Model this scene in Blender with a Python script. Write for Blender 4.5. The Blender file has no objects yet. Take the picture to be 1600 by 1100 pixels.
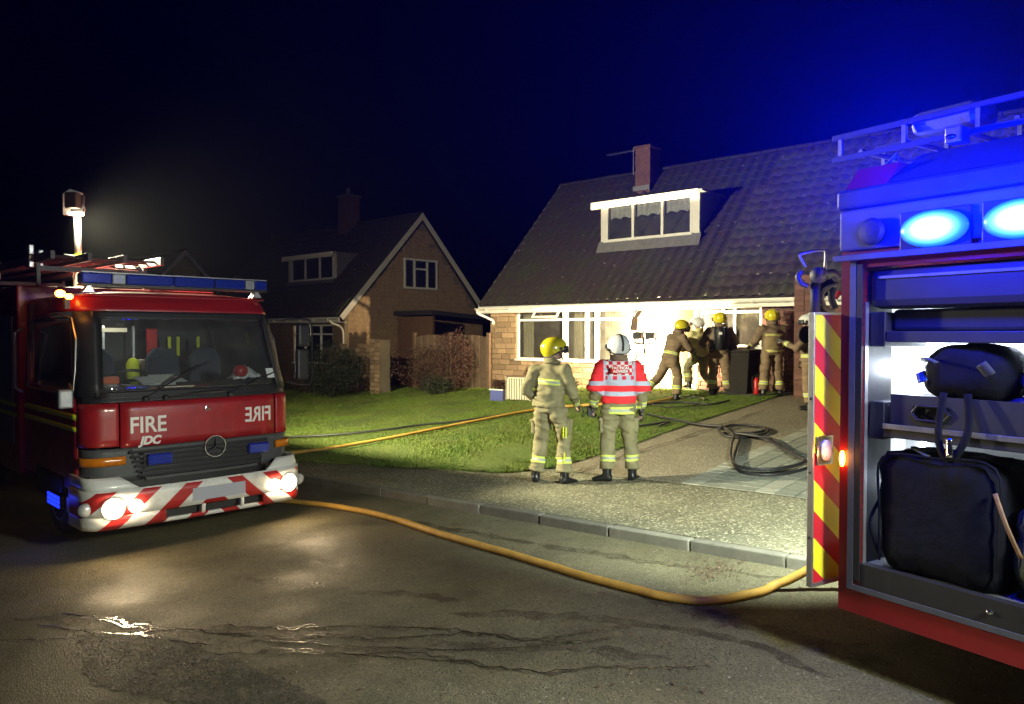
import bpy, bmesh, math, random
from mathutils import Vector, Matrix, noise
import numpy as np
R = math.radians
PI = math.pi
random.seed(11)
sc = bpy.context.scene
COL = sc.collection

# ------------------------------------------------------------------ camera, world, exposure
CAMZ = 2.1
FPX = 1200.0
PIT = math.atan(30 / 1200)
cd = bpy.data.cameras.new('camera')
cam = bpy.data.objects.new('camera', cd)
COL.objects.link(cam)
cam.location = (0, 0, CAMZ)
cam.rotation_euler = (PI / 2 - PIT, 0, 0)
cd.lens = 27.0
cd.sensor_width = 36.0
cd.clip_end = 2000
cd.clip_start = 0.05
sc.camera = cam

w = bpy.data.worlds.new('World')
sc.world = w
w.use_nodes = True
nt = w.node_tree
sky = nt.nodes.new('ShaderNodeTexSky')
sky.sky_type = 'NISHITA'
sky.sun_disc = False
sky.sun_elevation = R(-4.5)
sky.sun_rotation = R(78)
sky.ozone_density = 6
mixc = nt.nodes.new('ShaderNodeMix')
mixc.data_type = 'RGBA'
mixc.blend_type = 'MULTIPLY'
mixc.inputs['Factor'].default_value = 1
mixc.inputs['B'].default_value = (0.02, 0.05, 1.0, 1)
nt.links.new(sky.outputs[0], mixc.inputs['A'])
bg = nt.nodes['Background']
nt.links.new(mixc.outputs['Result'], bg.inputs[0])
WORLD_K = 0.08
bg.inputs[1].default_value = WORLD_K

fill_sun = bpy.data.lights.new('fill_sun', 'SUN')  # weak sun lamp added as night fill
fill_sun.energy = 0.012
fill_sun.angle = R(0.5)
fill_sun.color = (0.75, 0.82, 1.0)
mo = bpy.data.objects.new('fill_sun', fill_sun)
COL.objects.link(mo)
mo.rotation_euler = (R(50), R(10), R(-30))

sc.view_settings.view_transform = 'Standard'
sc.view_settings.look = 'None'
sc.view_settings.gamma = 1
sc.view_settings.exposure = 0
sc.view_settings.use_curve_mapping = False
sc.render.engine = 'CYCLES'
cy = sc.cycles
cy.use_denoising = True
cy.max_bounces = 6
cy.diffuse_bounces = 3
cy.glossy_bounces = 3
cy.transmission_bounces = 4
cy.transparent_max_bounces = 12
cy.volume_bounces = 0
cy.sample_clamp_indirect = 4
cy.caustics_reflective = False
cy.caustics_refractive = False

# ------------------------------------------------------------------ frames and pixels
U = Vector((.745, -.667, 0)).normalized()
N = Vector((.667, .745, 0)).normalized()
CP = Vector((0, 0, CAMZ))


def ray(px, py):
    a = (px - 800) / FPX
    b = (550 - py) / FPX
    return Vector((a, math.cos(PIT) + b * math.sin(PIT), -math.sin(PIT) + b * math.cos(PIT)))


def W(u, n, z=0.0):
    return Vector((U.x * u + N.x * n, U.y * u + N.y * n, z))


def un(p):
    return p.dot(U), p.dot(N)


def gz(u, n):
    x = U.x * u + N.x * n
    rz = max(-.2, min(.12, .04 * x))
    if n < 6.4:
        return rz
    amt = max(.25, min(.6, .39 + (u + 15.6) * .017))
    return rz + .1 + amt * max(0, min(1, (n - 8.5) / 8))


def gxy(x, y):
    p = Vector((x, y, 0))
    return gz(*un(p))


def G(px, py, lift=0.0):
    """the ground point that shows at a pixel"""
    d = ray(px, py)
    z = 0.1
    for _ in range(25):
        t = (z - CAMZ) / d.z
        p = CP + d * t
        z = .5 * z + .5 * gxy(p.x, p.y)
    t = (z - CAMZ) / d.z
    p = CP + d * t
    return Vector((p.x, p.y, gxy(p.x, p.y) + lift))


# ------------------------------------------------------------------ materials
def nodes(m):
    m.use_nodes = True
    return m.node_tree, m.node_tree.nodes['Principled BSDF']


def newn(nt, typ, **kw):
    n = nt.nodes.new(typ)
    for k, v in kw.items():
        setattr(n, k, v)
    return n


def math_n(nt, op, a, b=None, clamp=False):
    n = nt.nodes.new('ShaderNodeMath')
    n.operation = op
    n.use_clamp = clamp
    for i, v in enumerate((a, b)):
        if v is None:
            continue
        if isinstance(v, (int, float)):
            n.inputs[i].default_value = v
        else:
            nt.links.new(v, n.inputs[i])
    return n.outputs[0]


def mixcol(nt, fac, a, b):
    n = nt.nodes.new('ShaderNodeMix')
    n.data_type = 'RGBA'
    for key, v in (('Factor', fac), ('A', a), ('B', b)):
        if isinstance(v, (int, float)):
            n.inputs[key].default_value = v
        elif isinstance(v, tuple):
            n.inputs[key].default_value = v if len(v) == 4 else (*v, 1)
        else:
            nt.links.new(v, n.inputs[key])
    return n.outputs['Result']


def noise_tex(nt, vec, scale, detail=4, rough=.6):
    n = nt.nodes.new('ShaderNodeTexNoise')
    n.inputs['Scale'].default_value = scale
    n.inputs['Detail'].default_value = detail
    n.inputs['Roughness'].default_value = rough
    if vec is not None:
        nt.links.new(vec, n.inputs['Vector'])
    return n.outputs['Fac']


def ramp(nt, fac, lo, hi):
    n = nt.nodes.new('ShaderNodeMapRange')
    n.inputs['From Min'].default_value = lo
    n.inputs['From Max'].default_value = hi
    nt.links.new(fac, n.inputs['Value'])
    return n.outputs['Result']


def bump(nt, b, height, strength, dist=.01):
    n = nt.nodes.new('ShaderNodeBump')
    n.inputs['Strength'].default_value = strength
    n.inputs['Distance'].default_value = dist
    nt.links.new(height, n.inputs['Height'])
    nt.links.new(n.outputs[0], b.inputs['Normal'])


def mat(name, col, rough=.6, metal=0., var=.25, vs=3., bmp=0., bs=40., coat=0., piece=0., col2=None, spec=None, space='Object'):
    m = bpy.data.materials.new(name)
    nt, b = nodes(m)
    tc = newn(nt, 'ShaderNodeTexCoord')
    vec = tc.outputs['Object']
    if space == 'World':
        vec = newn(nt, 'ShaderNodeNewGeometry').outputs['Position']
    f = noise_tex(nt, vec, vs)
    f = ramp(nt, f, .3, .7)
    c2 = col2 if col2 else tuple(c * (1 - var) for c in col)
    c = mixcol(nt, f, tuple(col), tuple(c2))
    if piece:
        oi = newn(nt, 'ShaderNodeObjectInfo')
        hsv = newn(nt, 'ShaderNodeHueSaturation')
        v = math_n(nt, 'MULTIPLY_ADD', oi.outputs['Random'], piece * 2)
        nt.nodes[-1].inputs[2].default_value = 1 - piece
        nt.links.new(v, hsv.inputs['Value'])
        nt.links.new(c, hsv.inputs['Color'])
        c = hsv.outputs[0]
    nt.links.new(c, b.inputs['Base Color'])
    f2 = noise_tex(nt, vec, vs * 4, 3)
    r = math_n(nt, 'MULTIPLY_ADD', f2, .3)
    nt.nodes[-1].inputs[2].default_value = max(.02, rough - .15)
    nt.links.new(r, b.inputs['Roughness'])
    b.inputs['Metallic'].default_value = metal
    if coat:
        b.inputs['Coat Weight'].default_value = coat
        b.inputs['Coat Roughness'].default_value = .06
    if spec is not None:
        b.inputs['Specular IOR Level'].default_value = spec
    if bmp:
        bump(nt, b, noise_tex(nt, vec, bs, 3), bmp, .01)
    return m


def emis(name, col, k, base=(.8, .8, .8)):
    m = bpy.data.materials.new(name)
    nt, b = nodes(m)
    b.inputs['Base Color'].default_value = (*base, 1)
    b.inputs['Emission Color'].default_value = (*col, 1)
    b.inputs['Emission Strength'].default_value = k
    b.inputs['Roughness'].default_value = .3
    return m


def glass(name, tint=(.85, .9, .9), refl=.12, dirt=.04):
    m = bpy.data.materials.new(name)
    m.use_nodes = True
    nt = m.node_tree
    nt.nodes.remove(nt.nodes['Principled BSDF'])
    out = nt.nodes['Material Output']
    tr = newn(nt, 'ShaderNodeBsdfTransparent')
    tr.inputs[0].default_value = (*tint, 1)
    gl = newn(nt, 'ShaderNodeBsdfGlossy')
    gl.inputs['Roughness'].default_value = .03
    gl.inputs[0].default_value = (.9, .9, .9, 1)
    df = newn(nt, 'ShaderNodeBsdfDiffuse')
    df.inputs[0].default_value = (.5, .5, .48, 1)
    fr = newn(nt, 'ShaderNodeFresnel')
    fr.inputs[0].default_value = 1.5
    mx = newn(nt, 'ShaderNodeMixShader')
    k = math_n(nt, 'ADD', fr.outputs[0], refl - .04, True)
    nt.links.new(k, mx.inputs[0])
    nt.links.new(tr.outputs[0], mx.inputs[1])
    nt.links.new(gl.outputs[0], mx.inputs[2])
    m2 = newn(nt, 'ShaderNodeMixShader')
    tc = newn(nt, 'ShaderNodeTexCoord')
    d = math_n(nt, 'MULTIPLY', noise_tex(nt, tc.outputs['Object'], 4), dirt * 2)
    nt.links.new(d, m2.inputs[0])
    nt.links.new(mx.outputs[0], m2.inputs[1])
    nt.links.new(df.outputs[0], m2.inputs[2])
    nt.links.new(m2.outputs[0], out.inputs[0])
    return m


def ground_mat(name, col, col2, chip=60., chipcon=.5, rough=.85, bstr=.5, wet=0., patch=.5, bright=None, crack=False):
    m = bpy.data.materials.new(name)
    nt, b = nodes(m)
    vec = newn(nt, 'ShaderNodeNewGeometry').outputs['Position']
    big = ramp(nt, noise_tex(nt, vec, patch, 5, .6), .35, .65)
    base = mixcol(nt, big, col, col2)
    v = newn(nt, 'ShaderNodeTexVoronoi')
    v.inputs['Scale'].default_value = chip
    nt.links.new(vec, v.inputs['Vector'])
    bw = newn(nt, 'ShaderNodeRGBToBW')
    nt.links.new(v.outputs['Color'], bw.inputs[0])
    cv = math_n(nt, 'MULTIPLY_ADD', bw.outputs[0], chipcon * 2)
    nt.nodes[-1].inputs[2].default_value = 1 - chipcon
    hsv = newn(nt, 'ShaderNodeHueSaturation')
    nt.links.new(base, hsv.inputs['Color'])
    nt.links.new(cv, hsv.inputs['Value'])
    c = hsv.outputs[0]
    if bright:
        msk = math_n(nt, 'GREATER_THAN', bw.outputs[0], bright[1])
        c = mixcol(nt, msk, c, bright[0])
    if crack:
        # grit of brown leaf mould gathered in soft patches
        f = ramp(nt, noise_tex(nt, vec, 1.1, 8, .7), .54, .66)
        g = math_n(nt, 'GREATER_THAN', noise_tex(nt, vec, 55, 2), .5)
        c = mixcol(nt, math_n(nt, 'MULTIPLY', math_n(nt, 'MULTIPLY', f, g), .75), c, (.05, .035, .02))
    nt.links.new(c, b.inputs['Base Color'])
    rr = math_n(nt, 'MULTIPLY_ADD', ramp(nt, noise_tex(nt, vec, .9, 5, .6), .4, .62), wet)
    nt.nodes[-1].inputs[2].default_value = rough - wet
    nt.links.new(rr, b.inputs['Roughness'])
    h = math_n(nt, 'ADD', v.outputs['Distance'], noise_tex(nt, vec, chip * 1.3, 3))
    bump(nt, b, h, bstr, .012)
    return m


MT = {}
MT['asphalt'] = ground_mat('asphalt', (.070, .062, .036), (.165, .148, .086), 95, .55, .85, .5, .3, .42, bright=((.3, .28, .22), .93), crack=True)
MT['footpath'] = ground_mat('footpath_chippings', (.12, .115, .075), (.20, .19, .125), 50, .7, .8, .8, .2, .8, bright=((.40, .38, .27), .80))
MT['drive'] = ground_mat('driveway_concrete', (.19, .165, .12), (.26, .225, .16), 55, .5, .85, .8, .15, .9, bright=((.42, .38, .27), .88))
MT['soil'] = ground_mat('soil', (.03, .035, .015), (.05, .045, .025), 25, .5, .95, .8, .0, .9)
MT['turf'] = ground_mat('turf', (.055, .09, .010), (.085, .11, .018), 40, .5, .95, .8, .0, .6)
MT['grit'] = ground_mat('wet_grit', (.03, .03, .022), (.05, .048, .036), 45, .7, .8, 1.0, .15, 4.0, bright=((.14, .14, .1), .94))
MT['kerb'] = mat('kerb_concrete', (.19, .18, .145), .8, bmp=.5, bs=60, vs=5, piece=.18, var=.3)
MT['paver'] = mat('paver', (.22, .23, .19), .7, bmp=.5, bs=50, vs=9, piece=.14, var=.3)
MT['paver_pale'] = mat('paver_pale', (.29, .29, .24), .7, bmp=.5, bs=50, vs=9, piece=.15, var=.2)
MT['stone'] = mat('buff_stone', (.36, .255, .15), .9, bmp=.9, bs=30, vs=7, piece=.32, col2=(.25, .16, .10))
MT['mortar'] = mat('mortar', (.27, .22, .15), .95, bmp=.5, bs=60)
MT['brick'] = mat('red_brick', (.20, .10, .07), .9, bmp=.8, bs=50, vs=9, piece=.3, col2=(.13, .065, .055))
MT['tile'] = mat('roof_tile', (.042, .026, .026), .8, bmp=.9, bs=35, vs=2.2, piece=.22, col2=(.034, .030, .024), space='World')
_nt = MT['tile'].node_tree
_b = _nt.nodes['Principled BSDF']
_src = _b.inputs['Base Color'].links[0].from_socket
_pos = newn(_nt, 'ShaderNodeNewGeometry').outputs['Position']
_v = newn(_nt, 'ShaderNodeTexVoronoi')
_v.inputs['Scale'].default_value = 3.2
_nt.links.new(_pos, _v.inputs['Vector'])
_m = math_n(_nt, 'LESS_THAN', math_n(_nt, 'ADD', _v.outputs['Distance'], math_n(_nt, 'MULTIPLY', noise_tex(_nt, _pos, 14, 3), .16)), .17)
_c = mixcol(_nt, math_n(_nt, 'MULTIPLY', _m, .8), _src, (.26, .25, .20))
_g = ramp(_nt, noise_tex(_nt, _pos, 1.0, 6, .7), .48, .62)
_c = mixcol(_nt, math_n(_nt, 'MULTIPLY', _g, .6), _c, (.045, .055, .018))
_nt.links.new(_c, _b.inputs['Base Color'])
MT['upvc'] = mat('white_plastic', (.8, .78, .74), .4, var=.06, vs=3)
MT['fascia'] = mat('white_fascia', (.76, .73, .68), .5, var=.12, vs=4)
MT['lead'] = mat('lead_flashing', (.2, .2, .2), .6, var=.3, vs=7)
MT['pane'] = glass('window_glass', (.9, .92, .92), .08)
MT['curtain'] = mat('curtain', (.66, .56, .36), .9, var=.2, vs=5)
MT['lace'] = mat('lace', (.75, .74, .72), .9, var=.5, vs=30)
MT['room'] = mat('room_wall', (.5, .42, .3), .9, var=.15)
MT['dark'] = mat('dark_interior', (.03, .03, .03), .8)
MT['wood'] = mat('brown_wood', (.2, .11, .06), .6, var=.4, vs=9)
MT['fence'] = mat('fence_wood', (.17, .11, .07), .85, var=.4, vs=6, piece=.2)
MT['leafd'] = mat('dark_leaf', (.035, .05, .022), .6, var=.5, vs=3)
MT['leafr'] = mat('russet_leaf', (.11, .05, .035), .6, var=.5, vs=3)
MT['leafg'] = mat('grass_blade', (.095, .18, .012), .7, var=.45, vs=.9, space='World', col2=(.16, .20, .025))
MT['bark'] = mat('bark', (.06, .045, .03), .9)
MT['red'] = mat('red_paint', (.36, .010, .016), .42, var=.3, vs=5, coat=.25)
MT['redd'] = mat('red_paint_dull', (.30, .01, .015), .4, var=.2, vs=2, coat=.3)
MT['white'] = mat('white_paint', (.8, .8, .78), .35, var=.08, vs=4, coat=.3)
MT['black'] = mat('black_trim', (.02, .02, .022), .5, var=.3)
MT['grey'] = mat('grey_plastic', (.075, .078, .085), .55, var=.2, vs=8)
MT['dgrey'] = mat('dark_grille', (.035, .036, .04), .5, var=.2, vs=8)
MT['rubber'] = mat('rubber', (.018, .018, .018), .8, bmp=.3)
MT['chrome'] = mat('chrome', (.75, .76, .78), .15, 1., var=.05)
MT['bluegrey'] = mat('blue_grey_metal', (.10, .11, .14), .55, .2, var=.25, vs=9)
MT['steel'] = mat('aluminium', (.55, .56, .57), .38, .9, var=.15, vs=9)
MT['alu_dull'] = mat('dull_aluminium', (.32, .33, .35), .5, .6, var=.2, vs=9)
MT['blueglass'] = mat('blue_lens', (.008, .03, .35), .15, var=.2, vs=20, coat=.6)
MT['amberglass'] = mat('amber_lens', (.75, .22, .01), .2, var=.3, vs=25, coat=.4)
MT['seat'] = mat('seat_cloth', (.06, .075, .11), .9, var=.2)
MT['paper'] = mat('paper', (.7, .72, .74), .8, var=.05)
MT['hivis'] = mat('hivis_yellow', (.62, .72, .03), .6, var=.1)
MT['orange'] = mat('orange_plastic', (.8, .13, .02), .5, var=.1)
MT['hoseY'] = mat('yellow_hose', (.62, .36, .07), .6, var=.3, vs=6, bmp=.3, bs=120)
MT['hoseB'] = mat('black_hose', (.03, .028, .032), .5, var=.5, vs=5)
MT['letter'] = mat('white_lettering', (.75, .75, .75), .4, var=.03)
MT['bluebox'] = mat('blue_box', (.08, .10, .32), .5, var=.15)
MT['cream'] = mat('cream_enamel', (.72, .66, .5), .5, var=.2, vs=6)
MT['bag'] = mat('dark_bag', (.005, .006, .016), .85, spec=.15, var=.4, bmp=.7, bs=12)
MT['bag2'] = mat('grey_bag', (.05, .06, .075), .8, var=.4, bmp=.7, bs=9)
MT['bag3'] = mat('green_bag', (.03, .045, .03), .8, var=.4, bmp=.7, bs=9)
MT['skin'] = mat('skin', (.5, .3, .22), .55, var=.1)
MT['hair'] = mat('hair', (.04, .025, .015), .8)
MT['glove'] = mat('glove', (.06, .055, .05), .8, bmp=.4, bs=60)
MT['boot'] = mat('boot', (.012, .012, .013), .35, var=.3)
MT['helmY'] = mat('yellow_helmet', (.72, .62, .02), .25, var=.1, vs=6, coat=.5)
MT['helmW'] = mat('white_helmet', (.72, .74, .76), .25, var=.06, coat=.5)
MT['extred'] = mat('extinguisher_red', (.5, .02, .02), .35, var=.2)
MT['pot'] = mat('terracotta', (.3, .13, .07), .85)
MT['plate'] = mat('number_plate', (.42, .43, .52), .45, var=.04)
MT['lamp_off'] = mat('lamp_glass', (.5, .55, .6), .1, .3, var=.3, vs=30)
MT['water'] = mat('water_film', (.045, .04, .028), .12, var=.3, vs=6, bmp=.35, bs=45, space='World')
MT['E_head'] = emis('headlamp_glow', (1, .78, .45), 36)
MT['E_amber'] = emis('amber_glow', (1, .28, .03), 30, (.8, .3, .05))
MT['E_blue'] = emis('blue_strobe_glow', (.12, .4, 1.0), 160, (.1, .2, .8))
_m = emis('beacon_lens_halo', (.1, .4, 1.0), 1, (.05, .1, .5))  # glare halo put into the lens: emission fades out from a white core
_nt, _b = nodes(_m)
_tc = newn(_nt, 'ShaderNodeTexCoord')
_s = newn(_nt, 'ShaderNodeSeparateXYZ')
_nt.links.new(_tc.outputs['Object'], _s.inputs[0])
_d = math_n(_nt, 'SQRT', math_n(_nt, 'ADD', math_n(_nt, 'POWER', math_n(_nt, 'ABSOLUTE', math_n(_nt, 'MULTIPLY', _s.outputs[0], 1 / .185)), 2.), math_n(_nt, 'POWER', math_n(_nt, 'ABSOLUTE', math_n(_nt, 'MULTIPLY', _s.outputs[2], 1 / .10)), 2.)))
_k = math_n(_nt, 'POWER', math_n(_nt, 'SUBTRACT', 1.02, _d, True), 1.6)
_nt.links.new(math_n(_nt, 'MULTIPLY_ADD', _k, 30.), _b.inputs['Emission Strength'])
_nt.nodes[-1].inputs[2].default_value = .7
_nt.links.new(mixcol(_nt, _k, (.0, .16, 1.0), (.35, .75, 1.0)), _b.inputs['Emission Color'])
MT['E_beacon'] = _m
MT['E_bluedim'] = emis('blue_marker_glow', (.01, .03, 1.0), 2.2, (.02, .03, .5))
MT['E_flood'] = emis('floodlamp_glow', (1, .8, .5), 40)
MT['E_strip'] = emis('locker_strip_glow', (.75, .88, 1), 22)
MT['E_green'] = emis('ground_lamp_glow', (.8, 1, .55), 22)
MT['E_white'] = emis('white_lamp_glow', (.8, .92, 1), 25)


def soft_edge(name, col, lo, hi, sc_, rough):
    m = ground_mat(name, col, tuple(c * 1.5 for c in col), 80, .6, rough, .7, .15, 2.0, bright=((.16, .15, .11), .95))
    nt = m.node_tree
    b = nt.nodes['Principled BSDF']
    pos = newn(nt, 'ShaderNodeNewGeometry').outputs['Position']
    f = math_n(nt, 'ADD', math_n(nt, 'MULTIPLY', noise_tex(nt, pos, sc_, 6, .75), .7), math_n(nt, 'MULTIPLY', noise_tex(nt, pos, 90, 2), .3))
    nt.links.new(ramp(nt, f, lo, hi), b.inputs['Alpha'])
    return m


MT['wetedge'] = soft_edge('wet_edge', (.045, .038, .024), .44, .58, 9., .6)
MT['wetpatch'] = soft_edge('wet_patch', (.035, .035, .024), .40, .52, 5., .75)
MT['damp'] = soft_edge('damp_patch', (.050, .038, .025), .42, .72, 3.2, .5)
MT['mud'] = soft_edge('mud_edge', (.07, .05, .028), .38, .60, 6., .9)
MT['bin'] = mat('dark_bin', (.016, .012, .01), .9)


def tag(o, label=None, cat=None, group=None, kind=None):
    if label:
        o['label'] = label
    if cat:
        o['category'] = cat
    if group:
        o['group'] = group
    if kind:
        o['kind'] = kind
    return o


def empty(name, loc, rz=0., label=None, cat=None, group=None):
    o = bpy.data.objects.new(name, None)
    COL.objects.link(o)
    o.location = loc
    o.rotation_euler = (0, 0, rz)
    return tag(o, label, cat, group)


class MB:
    """collects simple solids into one mesh"""

    def __init__(s):
        s.v = []
        s.f = []
        s.mi = []
        s.m = 0
        s.X = Matrix.Identity(4)

    def add(s, vs, fs):
        k = len(s.v)
        s.v += [tuple(s.X @ Vector(v)) for v in vs]
        s.f += [tuple(i + k for i in f) for f in fs]
        s.mi += [s.m] * len(fs)
        return s

    def box(s, x0, x1, y0, y1, z0, z1):
        return s.add([(x0, y0, z0), (x1, y0, z0), (x1, y1, z0), (x0, y1, z0), (x0, y0, z1), (x1, y0, z1), (x1, y1, z1), (x0, y1, z1)],
                     [(0, 3, 2, 1), (4, 5, 6, 7), (0, 1, 5, 4), (1, 2, 6, 5), (2, 3, 7, 6), (3, 0, 4, 7)])

    def bar(s, a, b, wd, ht, up=Vector((0, 0, 1))):
        a = Vector(a)
        b = Vector(b)
        d = (b - a).normalized()
        x = d.cross(up)
        if x.length < 1e-4:
            x = d.cross(Vector((1, 0, 0)))
        x.normalize()
        y = x.cross(d)
        x = x * wd / 2
        y = y * ht / 2
        vs = [a - x - y, a + x - y, a + x + y, a - x + y, b - x - y, b + x - y, b + x + y, b - x + y]
        return s.add(vs, [(0, 1, 2, 3), (7, 6, 5, 4), (0, 4, 5, 1), (1, 5, 6, 2), (2, 6, 7, 3), (3, 7, 4, 0)])

    def rings(s, rings, closed_ends=True, loop=False):
        n = len(rings[0])
        vs = [p for r in rings for p in r]
        fs = []
        m = len(rings)
        for i in range(m if loop else m - 1):
            j = (i + 1) % m
            for k in range(n):
                fs.append((i * n + k, i * n + (k + 1) % n, j * n + (k + 1) % n, j * n + k))
        if closed_ends and not loop:
            fs.append(tuple(range(n - 1, -1, -1)))
            fs.append(tuple((m - 1) * n + k for k in range(n)))
        return s.add(vs, fs)

    def tube(s, pts, r, n=8, side=Vector((0, 0, 1)), loop=False):
        pts = [Vector(p) for p in pts]
        rr = r if isinstance(r, (list, tuple)) else [r] * len(pts)
        rings = []
        prev = None
        for i, p in enumerate(pts):
            if loop:
                t = (pts[(i + 1) % len(pts)] - pts[i - 1]).normalized()
            else:
                t = (pts[min(i + 1, len(pts) - 1)] - pts[max(i - 1, 0)]).normalized()
            x = t.cross(side) if prev is None else prev - t * prev.dot(t)
            if x.length < 1e-3:
                x = t.cross(Vector((1, 0.01, 0)))
            x.normalize()
            prev = x
            y = t.cross(x)
            q = rr[i]
            qa, qb = q if isinstance(q, tuple) else (q, q)
            rings.append([p + x * math.cos(2 * PI * k / n) * qa + y * math.sin(2 * PI * k / n) * qb for k in range(n)])
        return s.rings(rings, True, loop)

    def lathe(s, prof, n=20, M=None):
        M = M or Matrix.Identity(4)
        rings = [[M @ Vector((r * math.cos(2 * PI * k / n), r * math.sin(2 * PI * k / n), z)) for k in range(n)] for r, z in prof]
        return s.rings(rings)

    def prism(s, poly, y0, y1, ax='y'):
        n = len(poly)
        if ax == 'y':
            vs = [(a, y0, b) for a, b in poly] + [(a, y1, b) for a, b in poly]
        elif ax == 'x':
            vs = [(y0, a, b) for a, b in poly] + [(y1, a, b) for a, b in poly]
        else:
            vs = [(a, b, y0) for a, b in poly] + [(a, b, y1) for a, b in poly]
        fs = [tuple(range(n)), tuple(range(2 * n - 1, n - 1, -1))]
        fs += [(k, k + n, (k + 1) % n + n, (k + 1) % n) for k in range(n)]
        return s.add(vs, fs)

    def grid(s, fn, a, b):
        """fn(i/a, j/b) -> point"""
        vs = [fn(i / a, j / b) for i in range(a + 1) for j in range(b + 1)]
        fs = [(i * (b + 1) + j, i * (b + 1) + j + 1, (i + 1) * (b + 1) + j + 1, (i + 1) * (b + 1) + j) for i in range(a) for j in range(b)]
        return s.add(vs, fs)

    def ball(s, c, r, n=12, m=8):
        c = Vector(c)
        rx, ry, rz = r if isinstance(r, (tuple, list)) else (r, r, r)
        rings = []
        for i in range(1, m):
            a = -PI / 2 + PI * i / m
            rings.append([c + Vector((rx * math.cos(a) * math.cos(2 * PI * k / n), ry * math.cos(a) * math.sin(2 * PI * k / n), rz * math.sin(a))) for k in range(n)])
        return s.rings(rings)

    def mesh(s, name, mats, fix=True):
        me = bpy.data.meshes.new(name)
        me.from_pydata(s.v, [], s.f)
        for m in (mats if isinstance(mats, (list, tuple)) else [mats]):
            me.materials.append(MT[m] if isinstance(m, str) else m)
        if any(s.mi):
            me.polygons.foreach_set('material_index', s.mi)
        if fix:
            bm = bmesh.new()
            bm.from_mesh(me)
            bmesh.ops.recalc_face_normals(bm, faces=bm.faces)
            bm.to_mesh(me)
            bm.free()
        return me

    def build(s, name, mats, parent=None, smooth=False, bev=0., solid=0., fix=True, **kw):
        me = s.mesh(name, mats, fix)
        o = bpy.data.objects.new(name, me)
        COL.objects.link(o)
        o.parent = parent
        if smooth:
            me.polygons.foreach_set('use_smooth', [True] * len(me.polygons))
        if solid:
            md = o.modifiers.new('s', 'SOLIDIFY')
            md.thickness = solid
            md.offset = -1
        if bev:
            md = o.modifiers.new('b', 'BEVEL')
            md.width = bev
            md.segments = 2
            md.limit_method = 'ANGLE'
        return tag(o, **kw)


def inst(name, me, parent, M=None, **kw):
    o = bpy.data.objects.new(name, me)
    COL.objects.link(o)
    o.parent = parent
    if M is not None:
        o.matrix_local = M
    return tag(o, **kw)


def boxo(name, m, parent, x0, x1, y0, y1, z0, z1, bev=0., **kw):
    return MB().box(x0, x1, y0, y1, z0, z1).build(name, m, parent, bev=bev, **kw)


def lamp(name, typ, loc, energy, col, parent=None, size=.1, target=None, spot=None, blend=.5):
    l = bpy.data.lights.new(name, typ)
    l.energy = energy
    l.color = col
    if typ == 'AREA':
        l.size = size
    else:
        l.shadow_soft_size = size
    if spot:
        l.spot_size = R(spot)
        l.spot_blend = blend
    o = bpy.data.objects.new(name, l)
    COL.objects.link(o)
    o.parent = parent
    o.location = loc
    if target is not None:
        d = Vector(target) - Vector(loc)
        o.rotation_euler = d.to_track_quat('-Z', 'Y').to_euler()
    return o


def text_mesh(txt, size, ext=.002, shear=0., bold=0.):
    c = bpy.data.curves.new('t', 'FONT')
    c.body = txt
    c.size = size
    c.extrude = ext
    c.shear = shear
    c.offset = bold
    c.align_x = 'CENTER'
    o = bpy.data.objects.new('t', c)
    COL.objects.link(o)
    dg = bpy.context.evaluated_depsgraph_get()
    me = bpy.data.meshes.new_from_object(o.evaluated_get(dg))
    bpy.data.objects.remove(o)
    return me


def smooth_path(pts, k=8, closed=False):
    pts = [Vector(p) for p in pts]
    out = []
    n = len(pts)
    for i in range(n if closed else n - 1):
        if closed:
            a, b, c, d = pts[i - 1], pts[i], pts[(i + 1) % n], pts[(i + 2) % n]
        else:
            a, b, c, d = pts[max(i - 1, 0)], pts[i], pts[i + 1], pts[min(i + 2, n - 1)]
        for j in range(k):
            t = j / k
            out.append(.5 * ((2 * b) + (c - a) * t + (2 * a - 5 * b + 4 * c - d) * t * t + (3 * b - a - 3 * c + d) * t ** 3))
    if not closed:
        out.append(pts[-1])
    return out


# ------------------------------------------------------------------ the ground
def ugrid(name, m, u0, u1, n0, n1, du, dn, lift=0., kind='structure', nfun=None, jit=0.):
    b = MB()
    a = max(1, int(abs(u1 - u0) / du))
    c = max(1, int(abs(n1 - n0) / dn))

    def f(s, t):
        u = u0 + (u1 - u0) * s
        na = nfun(u) if nfun else n0
        n = na + (n1 - na) * t
        z = gz(u, n) + lift
        if jit:
            z += jit * noise.noise(Vector((u * .8, n * .8, 0)))
        return W(u, n, z)
    b.grid(f, a, c)
    return b.build(name, m, None, smooth=False, kind=kind)


MB().grid(lambda s, t: Vector((-600 + 1200 * s, -600 + 1200 * t, -.45)), 4, 4).build('ground', 'soil', None, kind='structure')
ugrid('road', 'asphalt', -90, 45, -45, 6.4, .75, .8)
ugrid('footpath', 'footpath', -90, 45, 6.522, 8.6, .6, .35)
drive = ugrid('driveway', 'drive', -6.9, 12, 8.61, 16.9, .5, .4, .0)
ugrid('garden_soil', 'soil', -90, -6.9, 8.6, 60, 1.5, 1., -.01)
ugrid('back_garden', 'soil', -6.9, 45, 16.9, 60, 2, 2., -.02)
ugrid('side_garden', 'soil', 12.0, 45, 8.6, 16.9, 1, 1., -.02)


def lawn_edge(u):
    if u < -11.15:
        return 7.08 + .02 * math.sin(u * 3)
    if u < -7.7:
        return 7.08 + (u + 11.15) * .262 + .03 * math.sin(u * 5)
    t = (u + 7.7) / .95
    return 7.98 + 2.3 * (1 - math.sqrt(max(0, 1 - t ** 2.2)))


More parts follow.
